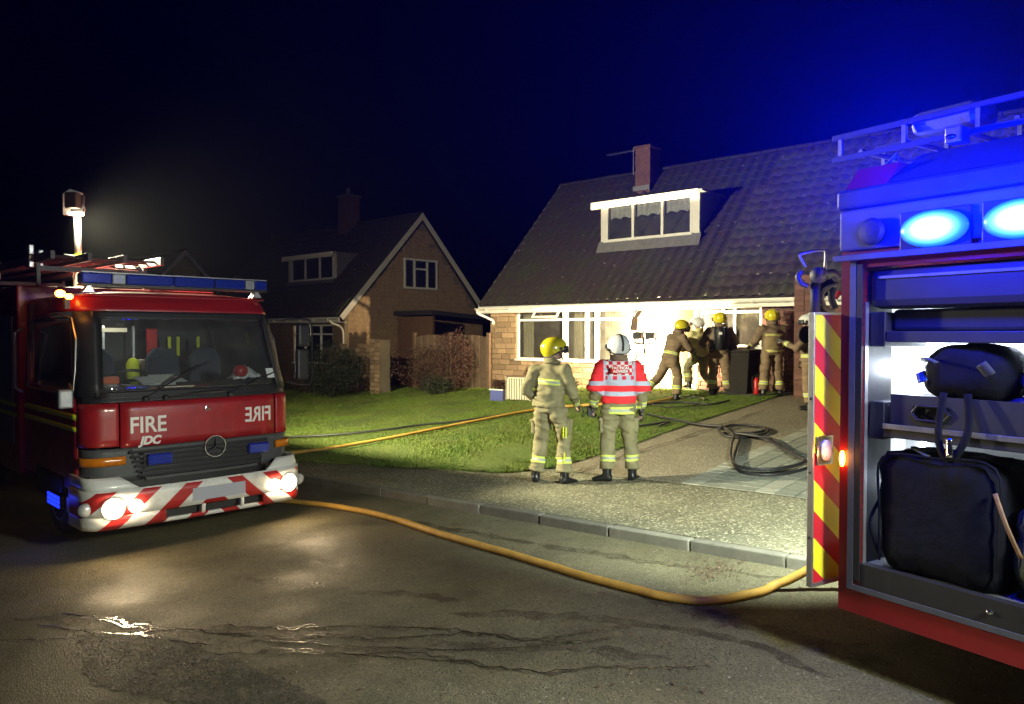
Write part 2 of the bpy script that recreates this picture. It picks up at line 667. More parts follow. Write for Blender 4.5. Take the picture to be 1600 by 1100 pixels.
lawn = ugrid('lawn', 'turf', -60, -6.76, 7, 16.5, .19, .4, .016, nfun=lawn_edge, jit=.02)
_nt = MT['leafg'].node_tree
_b = _nt.nodes['Principled BSDF']
_src = _b.inputs['Base Color'].links[0].from_socket
_pos = newn(_nt, 'ShaderNodeNewGeometry').outputs['Position']
_g = ramp(_nt, noise_tex(_nt, _pos, 2.2, 5, .7), .56, .68)
_c = mixcol(_nt, math_n(_nt, 'MULTIPLY', _g, .7), _src, (.16, .12, .04))
_g = ramp(_nt, noise_tex(_nt, _pos, 30, 2), .4, .65)
_c = mixcol(_nt, math_n(_nt, 'MULTIPLY', _g, .5), _c, (.05, .085, .012))
_nt.links.new(_c, _b.inputs['Base Color'])
# blades of grass
rng = np.random.default_rng(3)


def grass():
    K = 300000
    vs = np.zeros((K * 3, 3))
    i = 0
    dens = []
    while i < K:
        u = -6.72 - rng.random() ** 1.25 * 17
        n0 = lawn_edge(u) - .03 - .09 * rng.random() * abs(noise.noise(Vector((u * 2.5, 3, 0)))) * 2
        n = n0 + (16.5 - n0) * rng.random() ** 1.1
        p = W(u, n)
        if noise.noise(Vector((u * 1.7, n * 1.7, 3))) < -.38 and rng.random() < .7:
            continue
        h = .012 + .022 * rng.random() + .045 * max(0, noise.noise(Vector((u * .9, n * .9, 8))))
        if n - n0 < .1:
            h *= 1.4
        z = gz(u, n) + .01
        a = rng.random() * 2 * PI
        wv = .005 + .004 * rng.random()
        lx, ly = (rng.random() - .5) * .05, (rng.random() - .5) * .05
        vs[i * 3] = (p.x - math.cos(a) * wv, p.y - math.sin(a) * wv, z)
        vs[i * 3 + 1] = (p.x + math.cos(a) * wv, p.y + math.sin(a) * wv, z)
        vs[i * 3 + 2] = (p.x + lx, p.y + ly, z + h)
        i += 1
    me = bpy.data.meshes.new('grass')
    me.vertices.add(K * 3)
    me.vertices.foreach_set('co', vs.ravel())
    me.loops.add(K * 3)
    me.loops.foreach_set('vertex_index', np.arange(K * 3))
    me.polygons.add(K)
    me.polygons.foreach_set('loop_start', np.arange(0, K * 3, 3))
    me.polygons.foreach_set('loop_total', np.full(K, 3))
    me.update()
    me.materials.append(MT['leafg'])
    o = bpy.data.objects.new('grass', me)
    COL.objects.link(o)
    tag(o, 'short green grass blades covering the front lawn', 'grass', kind='stuff')


grass()

# kerb
kerb = ugrid('kerb', 'mortar', -90, 45, 6.41, 6.52, .6, .2, -.03)
kme = MB().box(-.45, .45, 0, .125, -.14, .0).mesh('kerb_stone', 'kerb')
for i in range(66):
    u = -34 + i * .91
    x = W(u, 6.4)
    z0 = gz(u - .45, 6.45)
    z1 = gz(u + .45, 6.45)
    o = inst('kerb_stone', kme, kerb)
    o.matrix_world = Matrix.Translation(W(u, 6.398 + random.uniform(-.004, .004), (z0 + z1) / 2 + .004 + random.uniform(-.003, .003))) @ \
        Matrix.Rotation(math.atan2(U.y, U.x), 4, 'Z') @ Matrix.Rotation(-math.atan2(z1 - z0, .9), 4, 'Y')
    md = o.modifiers.new('b', 'BEVEL')
    md.width = .014
    md.segments = 2

# block paving of the drive
pm = MB().box(-.116, .116, -.075, .075, -.04, .012).mesh('paver', 'paver')
pm2 = MB().box(-.116, .116, -.075, .075, -.04, .012).mesh('paver', 'paver_pale')
cnt = 0
for j in range(28):
    for i in range(11):
        u = -4.72 + i * .24
        n = 8.7 + j * .158
        if cnt >= 298:
            break
        pale = (i in (0, 4)) and random.random() < .9
        o = inst('paver', pm2 if pale else pm, drive)
        o.matrix_world = Matrix.Translation(W(u, n, gz(u, n) + random.uniform(-.003, .003))) @ Matrix.Rotation(math.atan2(U.y, U.x) + random.uniform(-.012, .012), 4, 'Z') \
            @ Matrix.Rotation(R(-1.7), 4, 'Y') @ Matrix.Rotation(R(3.8), 4, 'X')
        cnt += 1
# the dark joint between path and drive
b = MB()
b.grid(lambda s, t: W(-6.6 + 14 * s, 8.585 + .03 * t, gz(-6.6 + 14 * s, 8.585) + .004), 30, 1)
b.build('path_joint', 'soil', None, kind='structure')


def strip(pts, wd, name, m, lift=.004, seed=0, kind='structure', label=None, cat=None):
    P = smooth_path([G(*p) for p in pts], 10)
    b = MB()
    L = []
    Rr = []
    for i, p in enumerate(P):
        t = (P[min(i + 1, len(P) - 1)] - P[max(i - 1, 0)])
        t.z = 0
        t.normalize()
        s = Vector((-t.y, t.x, 0))
        k = wd * .5 * (.25 + .8 * abs(noise.noise(Vector((i * .31 + seed * 7.3, seed, 0))))) * min(1, (i + 1) / 6, (len(P) - i) / 6)
        off = s * .055 * noise.noise(Vector((i * .35, seed * 3.1, 4)))
        a = p + off + s * k
        c = p + off - s * k
        a.z = gxy(a.x, a.y) + lift
        c.z = gxy(c.x, c.y) + lift
        L.append(a)
        Rr.append(c)
    n = len(P)
    b.add(L + Rr, [(i, i + 1, n + i + 1, n + i) for i in range(n - 1)])
    return b.build(name, m, None, fix=False, kind=kind, label=label, cat=cat)


riv = [
    ([(330, 978), (400, 980), (500, 978), (600, 980), (700, 984), (760, 992), (850, 998), (930, 985), (985, 980)], .028),
    ([(360, 990), (440, 996), (520, 994), (600, 998), (690, 992), (760, 990), (800, 1000), (900, 1003), (960, 996)], .026),
    ([(400, 1000), (520, 1008), (640, 1014), (760, 1016), (830, 1010), (900, 1004)], .022),
    ([(330, 1022), (420, 1020), (520, 1021), (640, 1022), (700, 1028), (780, 1045), (860, 1050), (960, 1042), (1050, 1044), (1110, 1042)], .026),
    ([(400, 1014), (470, 1016), (560, 1026), (650, 1030), (740, 1036)], .02),
    ([(80, 960), (130, 962), (180, 975), (230, 982), (290, 984), (340, 988), (400, 990)], .035),
    ([(60, 975), (150, 990), (210, 990), (270, 1000), (330, 1010)], .03),
    ([(0, 1000), (60, 1001), (110, 996), (150, 990)], .012),
    ([(160, 966), (185, 968), (200, 978), (225, 976), (240, 985), (215, 990), (250, 997)], .055),
    ([(385, 984), (420, 980), (455, 984), (490, 979), (515, 984)], .03),
    ([(380, 1003), (420, 1000), (450, 1004), (500, 1001)], .03),
    ([(400, 1019), (440, 1015), (480, 1019), (505, 1016)], .03),
]
for k, (pp, wd, m_) in enumerate([
    ([(560, 800), (700, 826), (850, 852), (1000, 876), (1130, 892), (1260, 908)], .26, 'damp'),
    ([(1000, 930), (1100, 960), (1200, 985), (1300, 1010), (1400, 1040)], .5, 'damp'),
    ([(700, 960), (850, 962), (1000, 975), (1150, 1000), (1300, 1060)], .3, 'damp'),
    ([(300, 985), (450, 990), (600, 1000), (760, 1010), (900, 1015), (1050, 1030)], .34, 'damp'),
    ([(380, 905), (480, 915), (560, 925), (650, 930), (720, 940)], .3, 'damp'),
    ([(20, 968), (120, 968), (220, 980), (330, 1000)], .28, 'damp'),
    ([(455, 716), (520, 722), (590, 729), (650, 735), (720, 741), (790, 748), (850, 750), (900, 740), (950, 724), (1000, 706), (1060, 688), (1130, 664), (1200, 641)], .14, 'mud'),
]):
    strip(pp, wd, 'damp_patch' if m_ == 'damp' else 'worn_lawn_edge', m_, .0022 if m_ == 'damp' else .024, k + 50)
for k, (p, wd) in enumerate(riv):
    strip([(a, c + 1) for a, c in p], wd * 4.5, 'wet_edge', 'wetedge', .0035, k + 20)
    strip(p, wd, 'water_trickle', 'water', .005, k)


def patch(pts, name, m, lift):
    P = smooth_path([G(*p) for p in pts], 9, True)
    c = sum(P, Vector()) / len(P)
    Q = []
    for i, p in enumerate(P):
        k = 1 + .16 * noise.noise(Vector((i * .6, 1.7, 0))) + random.uniform(-.04, .04)
        q = c + (p - c) * k
        Q.append(q)
    b = MB()
    n = len(Q)
    vs = [Vector((c.x, c.y, gxy(c.x, c.y) + lift))]
    for f in (.5, 1.):
        for q in Q:
            r = c + (q - c) * f
            r.z = gxy(r.x, r.y) + lift
            vs.append(r)
    fs = [(0, 1 + i, 1 + (i + 1) % n) for i in range(n)] + [(1 + i, 1 + n + i, 1 + n + (i + 1) % n, 1 + (i + 1) % n) for i in range(n)]
    b.add(vs, fs)
    return b.build(name, m, None, fix=False, kind='structure')


patch([(140, 995), (200, 990), (290, 1000), (360, 1030), (430, 1060), (500, 1100), (420, 1120), (320, 1105), (220, 1085), (130, 1060)], 'gritty_road_patch', 'wetpatch', .004)
# coarse loose grit lying on that patch and along the trickles
b = MB()
random.seed(5)


def stone_at(b, p, r):
    a = random.random() * 6
    vs = [Vector((math.cos(a + k * 2 * PI / 5) * r * random.uniform(.7, 1.2), math.sin(a + k * 2 * PI / 5) * r * random.uniform(.7, 1.2), 0)) + p for k in range(5)]
    b.add(vs + [p + Vector((0, 0, r * random.uniform(.4, .8)))], [(k, (k + 1) % 5, 5) for k in range(5)])


for k in range(1500):
    t = random.random()
    px = 140 + t * 330 + random.gauss(0, 30)
    py = 1000 + t * 85 + random.gauss(0, 22)
    stone_at(b, G(px, py, .004), random.uniform(.003, .008))
for k in range(1700):
    px = random.uniform(100, 1150)
    py = 1010 + (px - 600) * .03 + random.gauss(0, 22)
    stone_at(b, G(px, py, .004), random.uniform(.003, .007))
for k in range(600):
    stone_at(b, G(random.uniform(200, 1500), random.uniform(860, 1100), .002), random.uniform(.003, .006))
b.build('grit', 'grit', None, fix=False, kind='stuff', label='loose wet grit and small chippings on the road surface', cat='gravel')


# ------------------------------------------------------------------ houses
ROT = math.atan2(U.y, U.x)
EZ = 2.49      # eaves height, local
SL = 1.041     # slope
RUN = 3.9


def slope_pt(x, r, off=0.):
    k = math.sqrt(1 + SL * SL)
    return Vector((x, -.35 + r - off * SL / k, EZ + SL * r + off / k))


def block_wall(parent, x0, x1, z0, z1, holes, me_list, bw, bh, y=-.02, name='stone_block', cap=300, joined=False, jitter=.004, ax='x', poly=None, mname='stone', skipper=None):
    """blocks laid in courses, leaving the openings out"""
    n = int((z1 - z0) / bh)
    jb = MB()
    made = 0
    for j in range(n):
        za = z0 + j * bh
        x = x0 - random.random() * bw * .6
        while x < x1:
            wd = bw * random.choice((.55, .8, 1, 1, 1.2))
            segs = [(max(x, x0), min(x + wd, x1))]
            for (hx0, hx1, hz0, hz1) in holes:
                ns = []
                for (a, c) in segs:
                    if za + bh > hz0 + .02 and za < hz1 - .02 and c > hx0 and a < hx1:
                        if a < hx0:
                            ns.append((a, hx0))
                        if c > hx1:
                            ns.append((hx1, c))
                    else:
                        ns.append((a, c))
                segs = ns
            for (a, c) in segs:
                if c - a < .05:
                    continue
                if poly and not poly((a + c) / 2, za + bh / 2, c - a):
                    continue
                d = random.uniform(0, jitter * 2)
                g = .006
                if joined or made >= cap:
                    if ax == 'x':
                        jb.box(a + g, c - g, y - d, y + .02, za + g, za + bh - g)
                    else:
                        jb.box(y - .02, y + d, a + g, c - g, za + g, za + bh - g)
                else:
                    o = inst(name, random.choice(me_list), parent)
                    o.location = ((a + c) / 2, y - d, za + bh / 2)
                    o.scale = (c - a - 2 * g, 1, bh - 2 * g)
                    made += 1
            x += wd
    if jb.v:
        jb.build(name + '_courses', mname, parent, fix=False, kind='stuff')
    return made


def unit_block(m):
    L = []
    for k in range(4):
        b = MB()
        e = .06
        j = [random.uniform(-.004, .004) for _ in range(4)]
        b.add([(-.5, 0, -.5), (.5, 0, -.5), (.5, 0, .5), (-.5, 0, .5),
               (-.47, -.012 + j[0], -.44), (.47, -.012 + j[1], -.44), (.47, -.012 + j[2], .44), (-.47, -.012 + j[3], .44),
               (-.5, .02, -.5), (.5, .02, -.5), (.5, .02, .5), (-.5, .02, .5)],
              [(4, 5, 6, 7), (0, 1, 5, 4), (1, 2, 6, 5), (2, 3, 7, 6), (3, 0, 4, 7), (8, 9, 1, 0), (9, 10, 2, 1), (10, 11, 3, 2), (11, 8, 0, 3)])
        L.append(b.mesh('block', m, False))
    return L


BLK = unit_block('stone')
BRK = unit_block('brick')


def wall_with_holes(parent, x0, x1, z0, z1, holes, y0, y1, m='mortar', name='wall'):
    xs = sorted({x0, x1, *[h[0] for h in holes], *[h[1] for h in holes]})
    zs = sorted({z0, z1, *[h[2] for h in holes], *[h[3] for h in holes]})
    b = MB()
    for a, c in zip(xs, xs[1:]):
        for d, e in zip(zs, zs[1:]):
            mx, mz = (a + c) / 2, (d + e) / 2
            if any(h[0] < mx < h[1] and h[2] < mz < h[3] for h in holes):
                continue
            b.box(a, c, y0, y1, d, e)
    return b.build(name, m, parent)


def curtain(parent, x0, x1, y, z0, z1, m='curtain', waves=6, name='curtain', scallop=0.):
    b = MB()

    def f(s, t):
        x = x0 + (x1 - x0) * s
        zb = z0 + scallop * abs(math.sin(s * PI * waves / 2)) if scallop else z0
        return Vector((x, y + .03 * math.sin(s * waves * 2 * PI) * (.6 + .4 * t), zb + (z1 - zb) * t))
    b.grid(f, waves * 8, 4)
    return b.build(name, m, parent, smooth=True, fix=False)


def window(parent, x0, x1, z0, z1, y, mull, trans=None, fr=.055, sash=(), name='window', ax=1, skipglass=False):
    """mull: x positions (a, b) of the uprights; trans: height of the transom"""
    b = MB()
    d0, d1 = y - .03, y + .05
    b.box(x0, x1, d0, d1, z0, z0 + fr)
    b.box(x0, x1, d0, d1, z1 - fr, z1)
    b.box(x0, x0 + fr, d0 + .001, d1, z0 + fr, z1 - fr)
    b.box(x1 - fr, x1, d0 + .001, d1, z0 + fr, z1 - fr)
    root = b.build(name, 'upvc', parent, bev=.006)
    for a, c in mull:
        boxo('mullion', 'upvc', root, a, c, d0 - .004, d1, z0 + fr, z1 - fr, .006)
    if trans:
        xs = [x0 + fr] + [v for m in mull for v in m] + [x1 - fr]
        for a, c in zip(xs[::2], xs[1::2]):
            if c - a > .12:
                boxo('transom', 'upvc', root, a, c, d0 + .002, d1, trans - .03, trans + .03, .006)
    xs = [x0 + fr] + [v for m in mull for v in m] + [x1 - fr]
    for a, c in zip(xs[::2], xs[1::2]):
        zz = [(z0 + fr, (trans - .03) if trans else z1 - fr)]
        if trans:
            zz.append((trans + .03, z1 - fr))
        for za, zb in zz:
            boxo('pane', 'pane', root, a + .002, c - .002, y + .008, y + .014, za + .002, zb - .002)
    boxo('sill', 'upvc', root, x0 - .05, x1 + .05, y - .11, y - .034, z0 - .035, z0 + .012, .006)
    return root


def tiles(parent, L, x0, x1, holes, keep, ntile_cols):
    """courses of interlocking tiles on the front slope"""
    k = math.sqrt(1 + SL * SL)
    gauge = .34
    wd = (x1 - x0) / ntile_cols
    # one tile: wavy section with a thick lower edge
    b = MB()
    S = 6
    prof = [0, .036, .05, .036, .0, -.006, -.002]
    top = [(-.5 * wd + wd * i / S, prof[i]) for i in range(S + 1)]
    vs = []
    for yy, lf in ((0, .03), (gauge + .04, .0)):
        for x, z in top:
            vs.append((x, yy, z + lf))
    for x, z in top:
        vs.append((x, 0, z + .008))
    n = S + 1
    fs = [(i, i + 1, n + i + 1, n + i) for i in range(S)] + [(2 * n + i, 2 * n + i + 1, i + 1, i) for i in range(S)]
    b.add(vs, fs)
    me = b.mesh('tile', 'tile', False)
    me.polygons.foreach_set('use_smooth', [i < S for i in range(len(me.polygons))])
    ang = math.atan(SL)
    alls = []
    for j in range(int(RUN * k / gauge) + 1):
        for i in range(ntile_cols):
            r = j * gauge / k
            x = x0 + (i + .5) * wd
            if r + .2 > RUN:
                continue
            if any(h[0] < x < h[1] and h[2] < r + .12 < h[3] for h in holes):
                continue
            alls.append((x, r))
    alls.sort(key=lambda q: -q[0])
    stuff = MB()
    for q, (x, r) in enumerate(alls):
        M = Matrix.Translation(slope_pt(x, r, .012 + random.uniform(0, .006))) @ Matrix.Rotation(ang + random.uniform(-.012, .012), 4, 'X') @ Matrix.Rotation(random.uniform(-.008, .008), 4, 'Z')
        if q < keep:
            inst('tile', me, parent, M)
        else:
            stuff.X = M
            stuff.add([v for v in vs], fs)
    if stuff.v:
        o = stuff.build('tile_courses', 'tile', parent, fix=False, kind='stuff')


def house_shell(loc, length, label, tile_keep, front_holes, cols, over=(.17, .17), group=None, cut=None, wallz0=-.6, xoff=0.):
    H = empty('house', loc, ROT, label, 'house', group)
    x0, x1 = -over[0], length + over[1]
    D = 2 * RUN - .7
    wall_with_holes(H, 0, length, wallz0, EZ + .28, front_holes, .0, .14)
    b = MB()
    # back wall and gables
    b.box(0, length, D - .14, D, wallz0, EZ + .28)
    ap = EZ + SL * RUN - .18
    for xa in (0, length - .14):
        b.prism([(.141, wallz0), (D - .141, wallz0), (D - .141, EZ + .2), (D / 2, ap), (.141, EZ + .2)], xa, xa + .14, 'x')
    b.build('gable_wall', 'mortar', H)
    # roof slabs
    rb = MB()
    t = .06
    a0, a1 = slope_pt(x0, 0), slope_pt(x0, RUN)
    yb = D / 2
    for s in (0, 1):
        def mp(v):
            return Vector((v.x, 2 * yb - v.y if s else v.y, v.z))
        q = [slope_pt(x0, 0, -.08), slope_pt(x1, 0, -.08), slope_pt(x1, RUN, -.08), slope_pt(x0, RUN, -.08),
             slope_pt(x0, 0, 0), slope_pt(x1, 0, 0), slope_pt(x1, RUN, 0), slope_pt(x0, RUN, 0)]
        q = [mp(v) for v in q]
        rb.add(q, [(0, 3, 2, 1), (4, 5, 6, 7), (0, 1, 5, 4), (1, 2, 6, 5), (2, 3, 7, 6), (3, 0, 4, 7)])
    roof = rb.build('roof', 'tile', H)
    tiles(roof, length, x0, x1, cut or [], tile_keep, cols)
    # ridge tiles
    zr = EZ + SL * RUN
    nr = int((x1 - x0) / .45)
    rt = MB()
    prof = [(.13 * math.cos(a), .11 * math.sin(a)) for a in np.linspace(0, PI, 7)]
    rt.rings([[(x, p[0], p[1]) for p in prof] for x in (-.22, .22)])
    rm = rt.mesh('ridge_tile', 'tile')
    for i in range(nr):
        o = inst('ridge_tile', rm, roof)
        o.location = (x0 + .225 + i * (x1 - x0 - .45) / (nr - 1), D / 2, zr - .03 + random.uniform(-.006, .006))
    # fascia, soffit, gutter
    zf = EZ - .02
    boxo('fascia', 'fascia', H, x0, x1, -.375, -.35, zf - .2, zf - .01, .004)
    boxo('soffit', 'fascia', H, x0, x1, -.349, -.002, zf - .2, zf - .185)
    g = MB()
    gp = [(-.055 * math.cos(a) - .435, zf - .06 - .055 * math.sin(a)) for a in np.linspace(0, PI, 8)]
    gp2 = [(-.048 * math.cos(a) - .435, zf - .06 - .048 * math.sin(a)) for a in np.linspace(PI, 0, 8)]
    g.prism(gp + gp2, x0 - .03, x1 + .02, 'x')
    g.build('gutter', 'fascia', H)
    gb_ = MB().box(-.012, .012, -.49, -.38, zf - .125, zf - .05).mesh('gutter_bracket', 'fascia')
    for i in range(int((x1 - x0) / .9)):
        inst('gutter_bracket', gb_, H, Matrix.Translation((x0 + .4 + i * .9, 0, 0)))
    # barge boards on both gables
    for xa in (x0 - .025, x1):
        bb = MB()
        for s in (0, 1):
            pts = []
            for r, o_ in ((0, -.2), (0, .01), (RUN, .01), (RUN, -.2)):
                v = slope_pt(0, r, o_)
                pts.append((2 * D / 2 - v.y if s else v.y, v.z))
            pts[2] = (D / 2, pts[2][1] + .02)
            pts[3] = (D / 2, pts[3][1] - .1)
            bb.prism(pts, xa, xa + .025, 'x')
        bb.build('barge_board', 'fascia', H)
    return H, D


def dormer(H, x0, x1, yd, z0, z1, wx, name='dormer', lace=True, over=.16, topover=(.2, .05)):
    """flat-roofed dormer: front face at yd, between heights z0 and z1"""
    back = (z1 - EZ) / SL - .35 + .2
    d = MB()
    # cheeks
    d.box(x0 + .02, x1 - .02, yd + 1.0, yd + 1.05, z0 + .5, z1)
    root = d.build(name, 'dark', H)
    for xa in (x0, x1 - .08):
        MB().prism([(yd + .001, z0), (back, z1), (yd + .001, z1)], xa, xa + .08, 'x').build('cheek', 'lead', root)
    boxo('dormer_roof', 'lead', root, x0 - topover[0], x1 + topover[1] + .1, yd - .18, back + .1, z1 + .001, z1 + .05)
    boxo('dormer_fascia', 'fascia', root, x0 - topover[0] - .01, x1 + topover[1] + .0, yd - .21, yd - .182, z1 - .13, z1 + .06, .004)
    # front: frame boards round the window
    wz0, wz1 = z0 + .06, z1 - .14
    boxo('dormer_post', 'fascia', root, x0, wx[0], yd - .02, yd + .06, z0, z1 - .001, .004)
    boxo('dormer_post', 'fascia', root, wx[1], x1, yd - .02, yd + .06, z0, z1 - .001, .004)
    window(root, wx[0] + .002, wx[1] - .002, z0, z1 - .02, yd + .01, wx[2], None, .05)
    boxo('room', 'dark', root, x0 + .1, x1 - .1, yd + .9, yd + .95, z0, z1)
    if lace:
        xs = [wx[0] + .05] + [v for m in wx[2] for v in m] + [wx[1] - .05]
        for a, c in zip(xs[::2], xs[1::2]):
            curtain(root, a, c, yd + .12, z1 - .42, z1 - .05, 'lace', 5, 'net_curtain', scallop=.05)
    # lead apron
    q = MB()
    a = slope_pt(x0 - .05, (z0 - EZ) / SL + .0, .06)
    k = (yd + .35)
    q.add([slope_pt(x0 - .06, k - .12, .075), slope_pt(x1 + .06, k - .12, .075), (x1 + .06, yd - .03, z0), (x0 - .06, yd - .03, z0)], [(0, 1, 2, 3)])
    q.build('apron_flashing', 'lead', root)
    return root


# ---- the house with the incident
HB0 = W(-15.65, 16.55, .4)
LB = 12.6
holes = [(1.03, 5.86, .94, 2.40), (5.92, 6.72, .1, 2.45), (6.80, 8.34, 1.37, 2.42)]
HB, DB = house_shell(HB0, LB, 'nearer chalet house with floodlit front wall, wide dormer and open window', 300, holes, 43, cut=[(3.05, 6.25, 1.55, 2.95), (2.85, 3.75, 3.2, 3.9)])
n1 = block_wall(HB, 0, 6.8, .0, 2.48, holes, BLK, .42, .155)
block_wall(HB, 6.8, 9.19, .0, 2.60, [(6.80, 8.34, 1.37, 2.42)], BRK, .25, .11, name='brick', cap=300 - 0)
for o in [q for q in HB.children if q.name.startswith('stone_block')][max(0, 240):]:
    pass
# projecting brick pier right of the fascia
pier = MB().box(9.32, 9.75, -.62, .0, -.4, 2.9).build('brick_pier', 'brick', HB)
for j in range(26):
    for i in range(2):
        x = 9.33 + i * .21 + (.0 if j % 2 else .0)
        o = inst('brick', BRK[(i + j) % 4], pier)
        o.location = (x + .1, -.622, .0 + j * .11)
        o.scale = (.2, 1, .098)
boxo('side_wall', 'brick', HB, 9.76, LB, -.3, -.05, -.4, 2.3)
win = window(HB, 1.03, 5.86, .94, 2.40, .04, [(2.68, 2.84), (3.44, 3.55), (3.76, 3.88), (4.79, 4.96), (5.49, 5.58)], 2.06)
# the top-hung fanlight standing open
fl = MB()
for a, c, d, e in ((1.72, 2.62, -.02, .0), (1.72, 2.62, -.3, -.28)):
    pass
M0 = Matrix.Translation((0, -.0, 2.33)) @ Matrix.Rotation(R(-38), 4, 'X')
fl.X = M0
x0, x1 = 1.72, 2.62
fl.box(x0, x1, -.03, .0, -.045, 0)
fl.box(x0, x1, -.03, .0, -.27, -.225)
fl.box(x0, x0 + .05, -.029, -.001, -.226, -.044)
fl.box(x1 - .05, x1, -.029, -.001, -.226, -.044)
fl.build('open_fanlight', 'upvc', win)
window(HB, 6.80, 8.34, 1.37, 2.42, .04, [(7.38, 7.44), (7.66, 7.72)], 2.18)
# door case and open front door
dc = boxo('door_frame', 'upvc', HB, 5.93, 6.0, -.02, .12, .1, 2.44)
boxo('door_post', 'upvc', dc, 6.66, 6.715, -.02, .12, .1, 2.44)
boxo('door_head', 'upvc', dc, 6.0, 6.66, -.02, .12, 2.36, 2.44)
dr = MB()
dr.X = Matrix.Translation((6.66, .1, 0)) @ Matrix.Rotation(R(100), 4, 'Z')
dr.box(0, .66, 0, .05, .12, 2.34)
door = dr.build('door', 'wood', HB, bev=.005)
MB().tube([(6.5, .12, 1.1), (6.5, .06, 1.1), (6.5, .06, 1.22), (6.5, .12, 1.22)], .012).build('handle', 'steel', door)
boxo('porch_step', 'kerb', HB, 5.8, 6.9, -.75, -.03, -.05, .17, .01)
# rooms behind the glass
rm = MB()
rm.box(.2, 6.78, 3.4, 3.5, -.1, 2.5)
rm.box(.15, .25, .2, 3.4, -.1, 2.5)
rm.box(5.9, 6.0, .2, 3.4, -.1, 2.5)
rm.box(.2, 9.2, .2, 3.4, 2.5, 2.6)
rm.box(.2, 9.2, .2, 3.4, -.2, -.1)
rm.box(6.79, 9.2, 1.4, 1.5, -.1, 2.5)
rm.build('room_walls', 'room', HB)
curtain(HB, 1.1, 1.5, .2, 1.0, 2.34, waves=4)
curtain(HB, 2.95, 3.42, .18, 1.0, 2.34, waves=5)
curtain(HB, 3.95, 4.35, .2, 1.0, 2.34, waves=4)
curtain(HB, 5.0, 5.8, .2, 1.0, 2.34, waves=6)
curtain(HB, 6.86, 8.3, .22, 1.4, 2.38, waves=12)
boxo('wardrobe', 'wood', HB, 4.4, 4.75, 1.6, 2.2, -.1, 1.9)
boxo('skirting_border', 'stone', HB, -.02, 9.2, -.05, .0, -.25, -.02)
# rainwater pipe at the left corner
p = MB().tube(smooth_path([(-.14, -.43, 2.36), (-.13, -.40, 2.26), (.12, -.06, 2.06), (.12, -.06, 1.95)], 4), .035)
p.build('swan_neck_pipe', 'fascia', HB)
MB().tube([(-.02, .1, 1.96), (-.02, .1, 0)], .035).build('rainwater_pipe', 'fascia', HB)
# dormer
dormer(HB, 3.2, 6.22, 1.08, 4.22, 5.24, (3.38, 6.0, [(4.2, 4.28), (5.1, 5.18)]))
# chimney
ch = boxo('chimney', 'brick', HB, 3.24, 3.72, 2.75, 3.30, 5.5, 7.08)
block_wall(ch, 3.22, 3.74, 5.9, 7.08, [], BRK, .22, .08, y=2.745, joined=True, name='brick', mname='brick')
block_wall(ch, 2.74, 3.31, 5.9, 7.08, [], BRK, .22, .08, y=3.725, joined=True, name='brick', ax='y', mname='brick')
boxo('chimney_cap', 'brick', ch, 3.20, 3.76, 2.71, 3.34, 7.08, 7.15)
boxo('chimney_flashing', 'alu_dull', ch, 3.2, 3.76, 2.66, 2.735, 5.84, 5.98)
ae = MB()
ae.tube([(3.0, 3.0, 6.4), (3.0, 3.0, 7.2)], .015)
ae.tube([(3.1, 3.0, 7.12), (2.05, 3.0, 7.12)], .01)
for i in range(9):
    ae.tube([(2.12 + i * .1, 2.85, 7.12), (2.12 + i * .1, 3.15, 7.12)], .006)
ae.build('aerial', 'steel', ch)

# ---- the neighbour's house, gable towards us
H1L = 10.5
H1, D1 = house_shell(W(-22.8 - H1L, 16.5, .2), H1L, 'darker chalet house next door with stone gable facing the street', 0,
                     [(H1L - 3.3, H1L - .72, .76, 2.2), (H1L - 8, H1L - 5, .76, 2.2)], 36, cut=[(H1L - 5.3, H1L - 1.9, 1.4, 2.7)])
block_wall(H1, 0, H1L, .0, 2.5, [(H1L - 3.3, H1L - .72, .76, 2.2), (H1L - 8, H1L - 5, .76, 2.2)], BLK, .42, .155, joined=True)
block_wall(H1, .1, D1 - .1, 0, 6.2, [(2.7, 4.43, 3.6, 4.78)], BLK, .42, .155, y=H1L + .02, joined=True, ax='y',
           poly=lambda y, z, wd: z < EZ + SL * (min(y, D1 - y) + .35 - wd / 2) - .25)
window(H1, H1L - 3.3, H1L - .72, .76, 2.2, .04, [(H1L - 2.6, H1L - 2.52), (H1L - 1.55, H1L - 1.47)], 1.85)
window(H1, H1L - 8, H1L - 5, .76, 2.2, .04, [(H1L - 7, H1L - 6.92), (H1L - 6, H1L - 5.92)], 1.85)
curtain(H1, H1L - 3.2, H1L - .8, .15, .85, 2.1, waves=14)
curtain(H1, H1L - 7.9, H1L - 5.1, .15, .85, 2.1, waves=14)
dormer(H1, H1L - 5.2, H1L - 1.95, 1.0, 4.0, 4.95, (H1L - 5.0, H1L - 2.1, [(H1L - 4.05, H1L - 3.97), (H1L - 3.05, H1L - 2.97)]), lace=False)
curtain(H1, H1L - 5.0, H1L - 2.1, 1.15, 4.05, 4.85, waves=9)
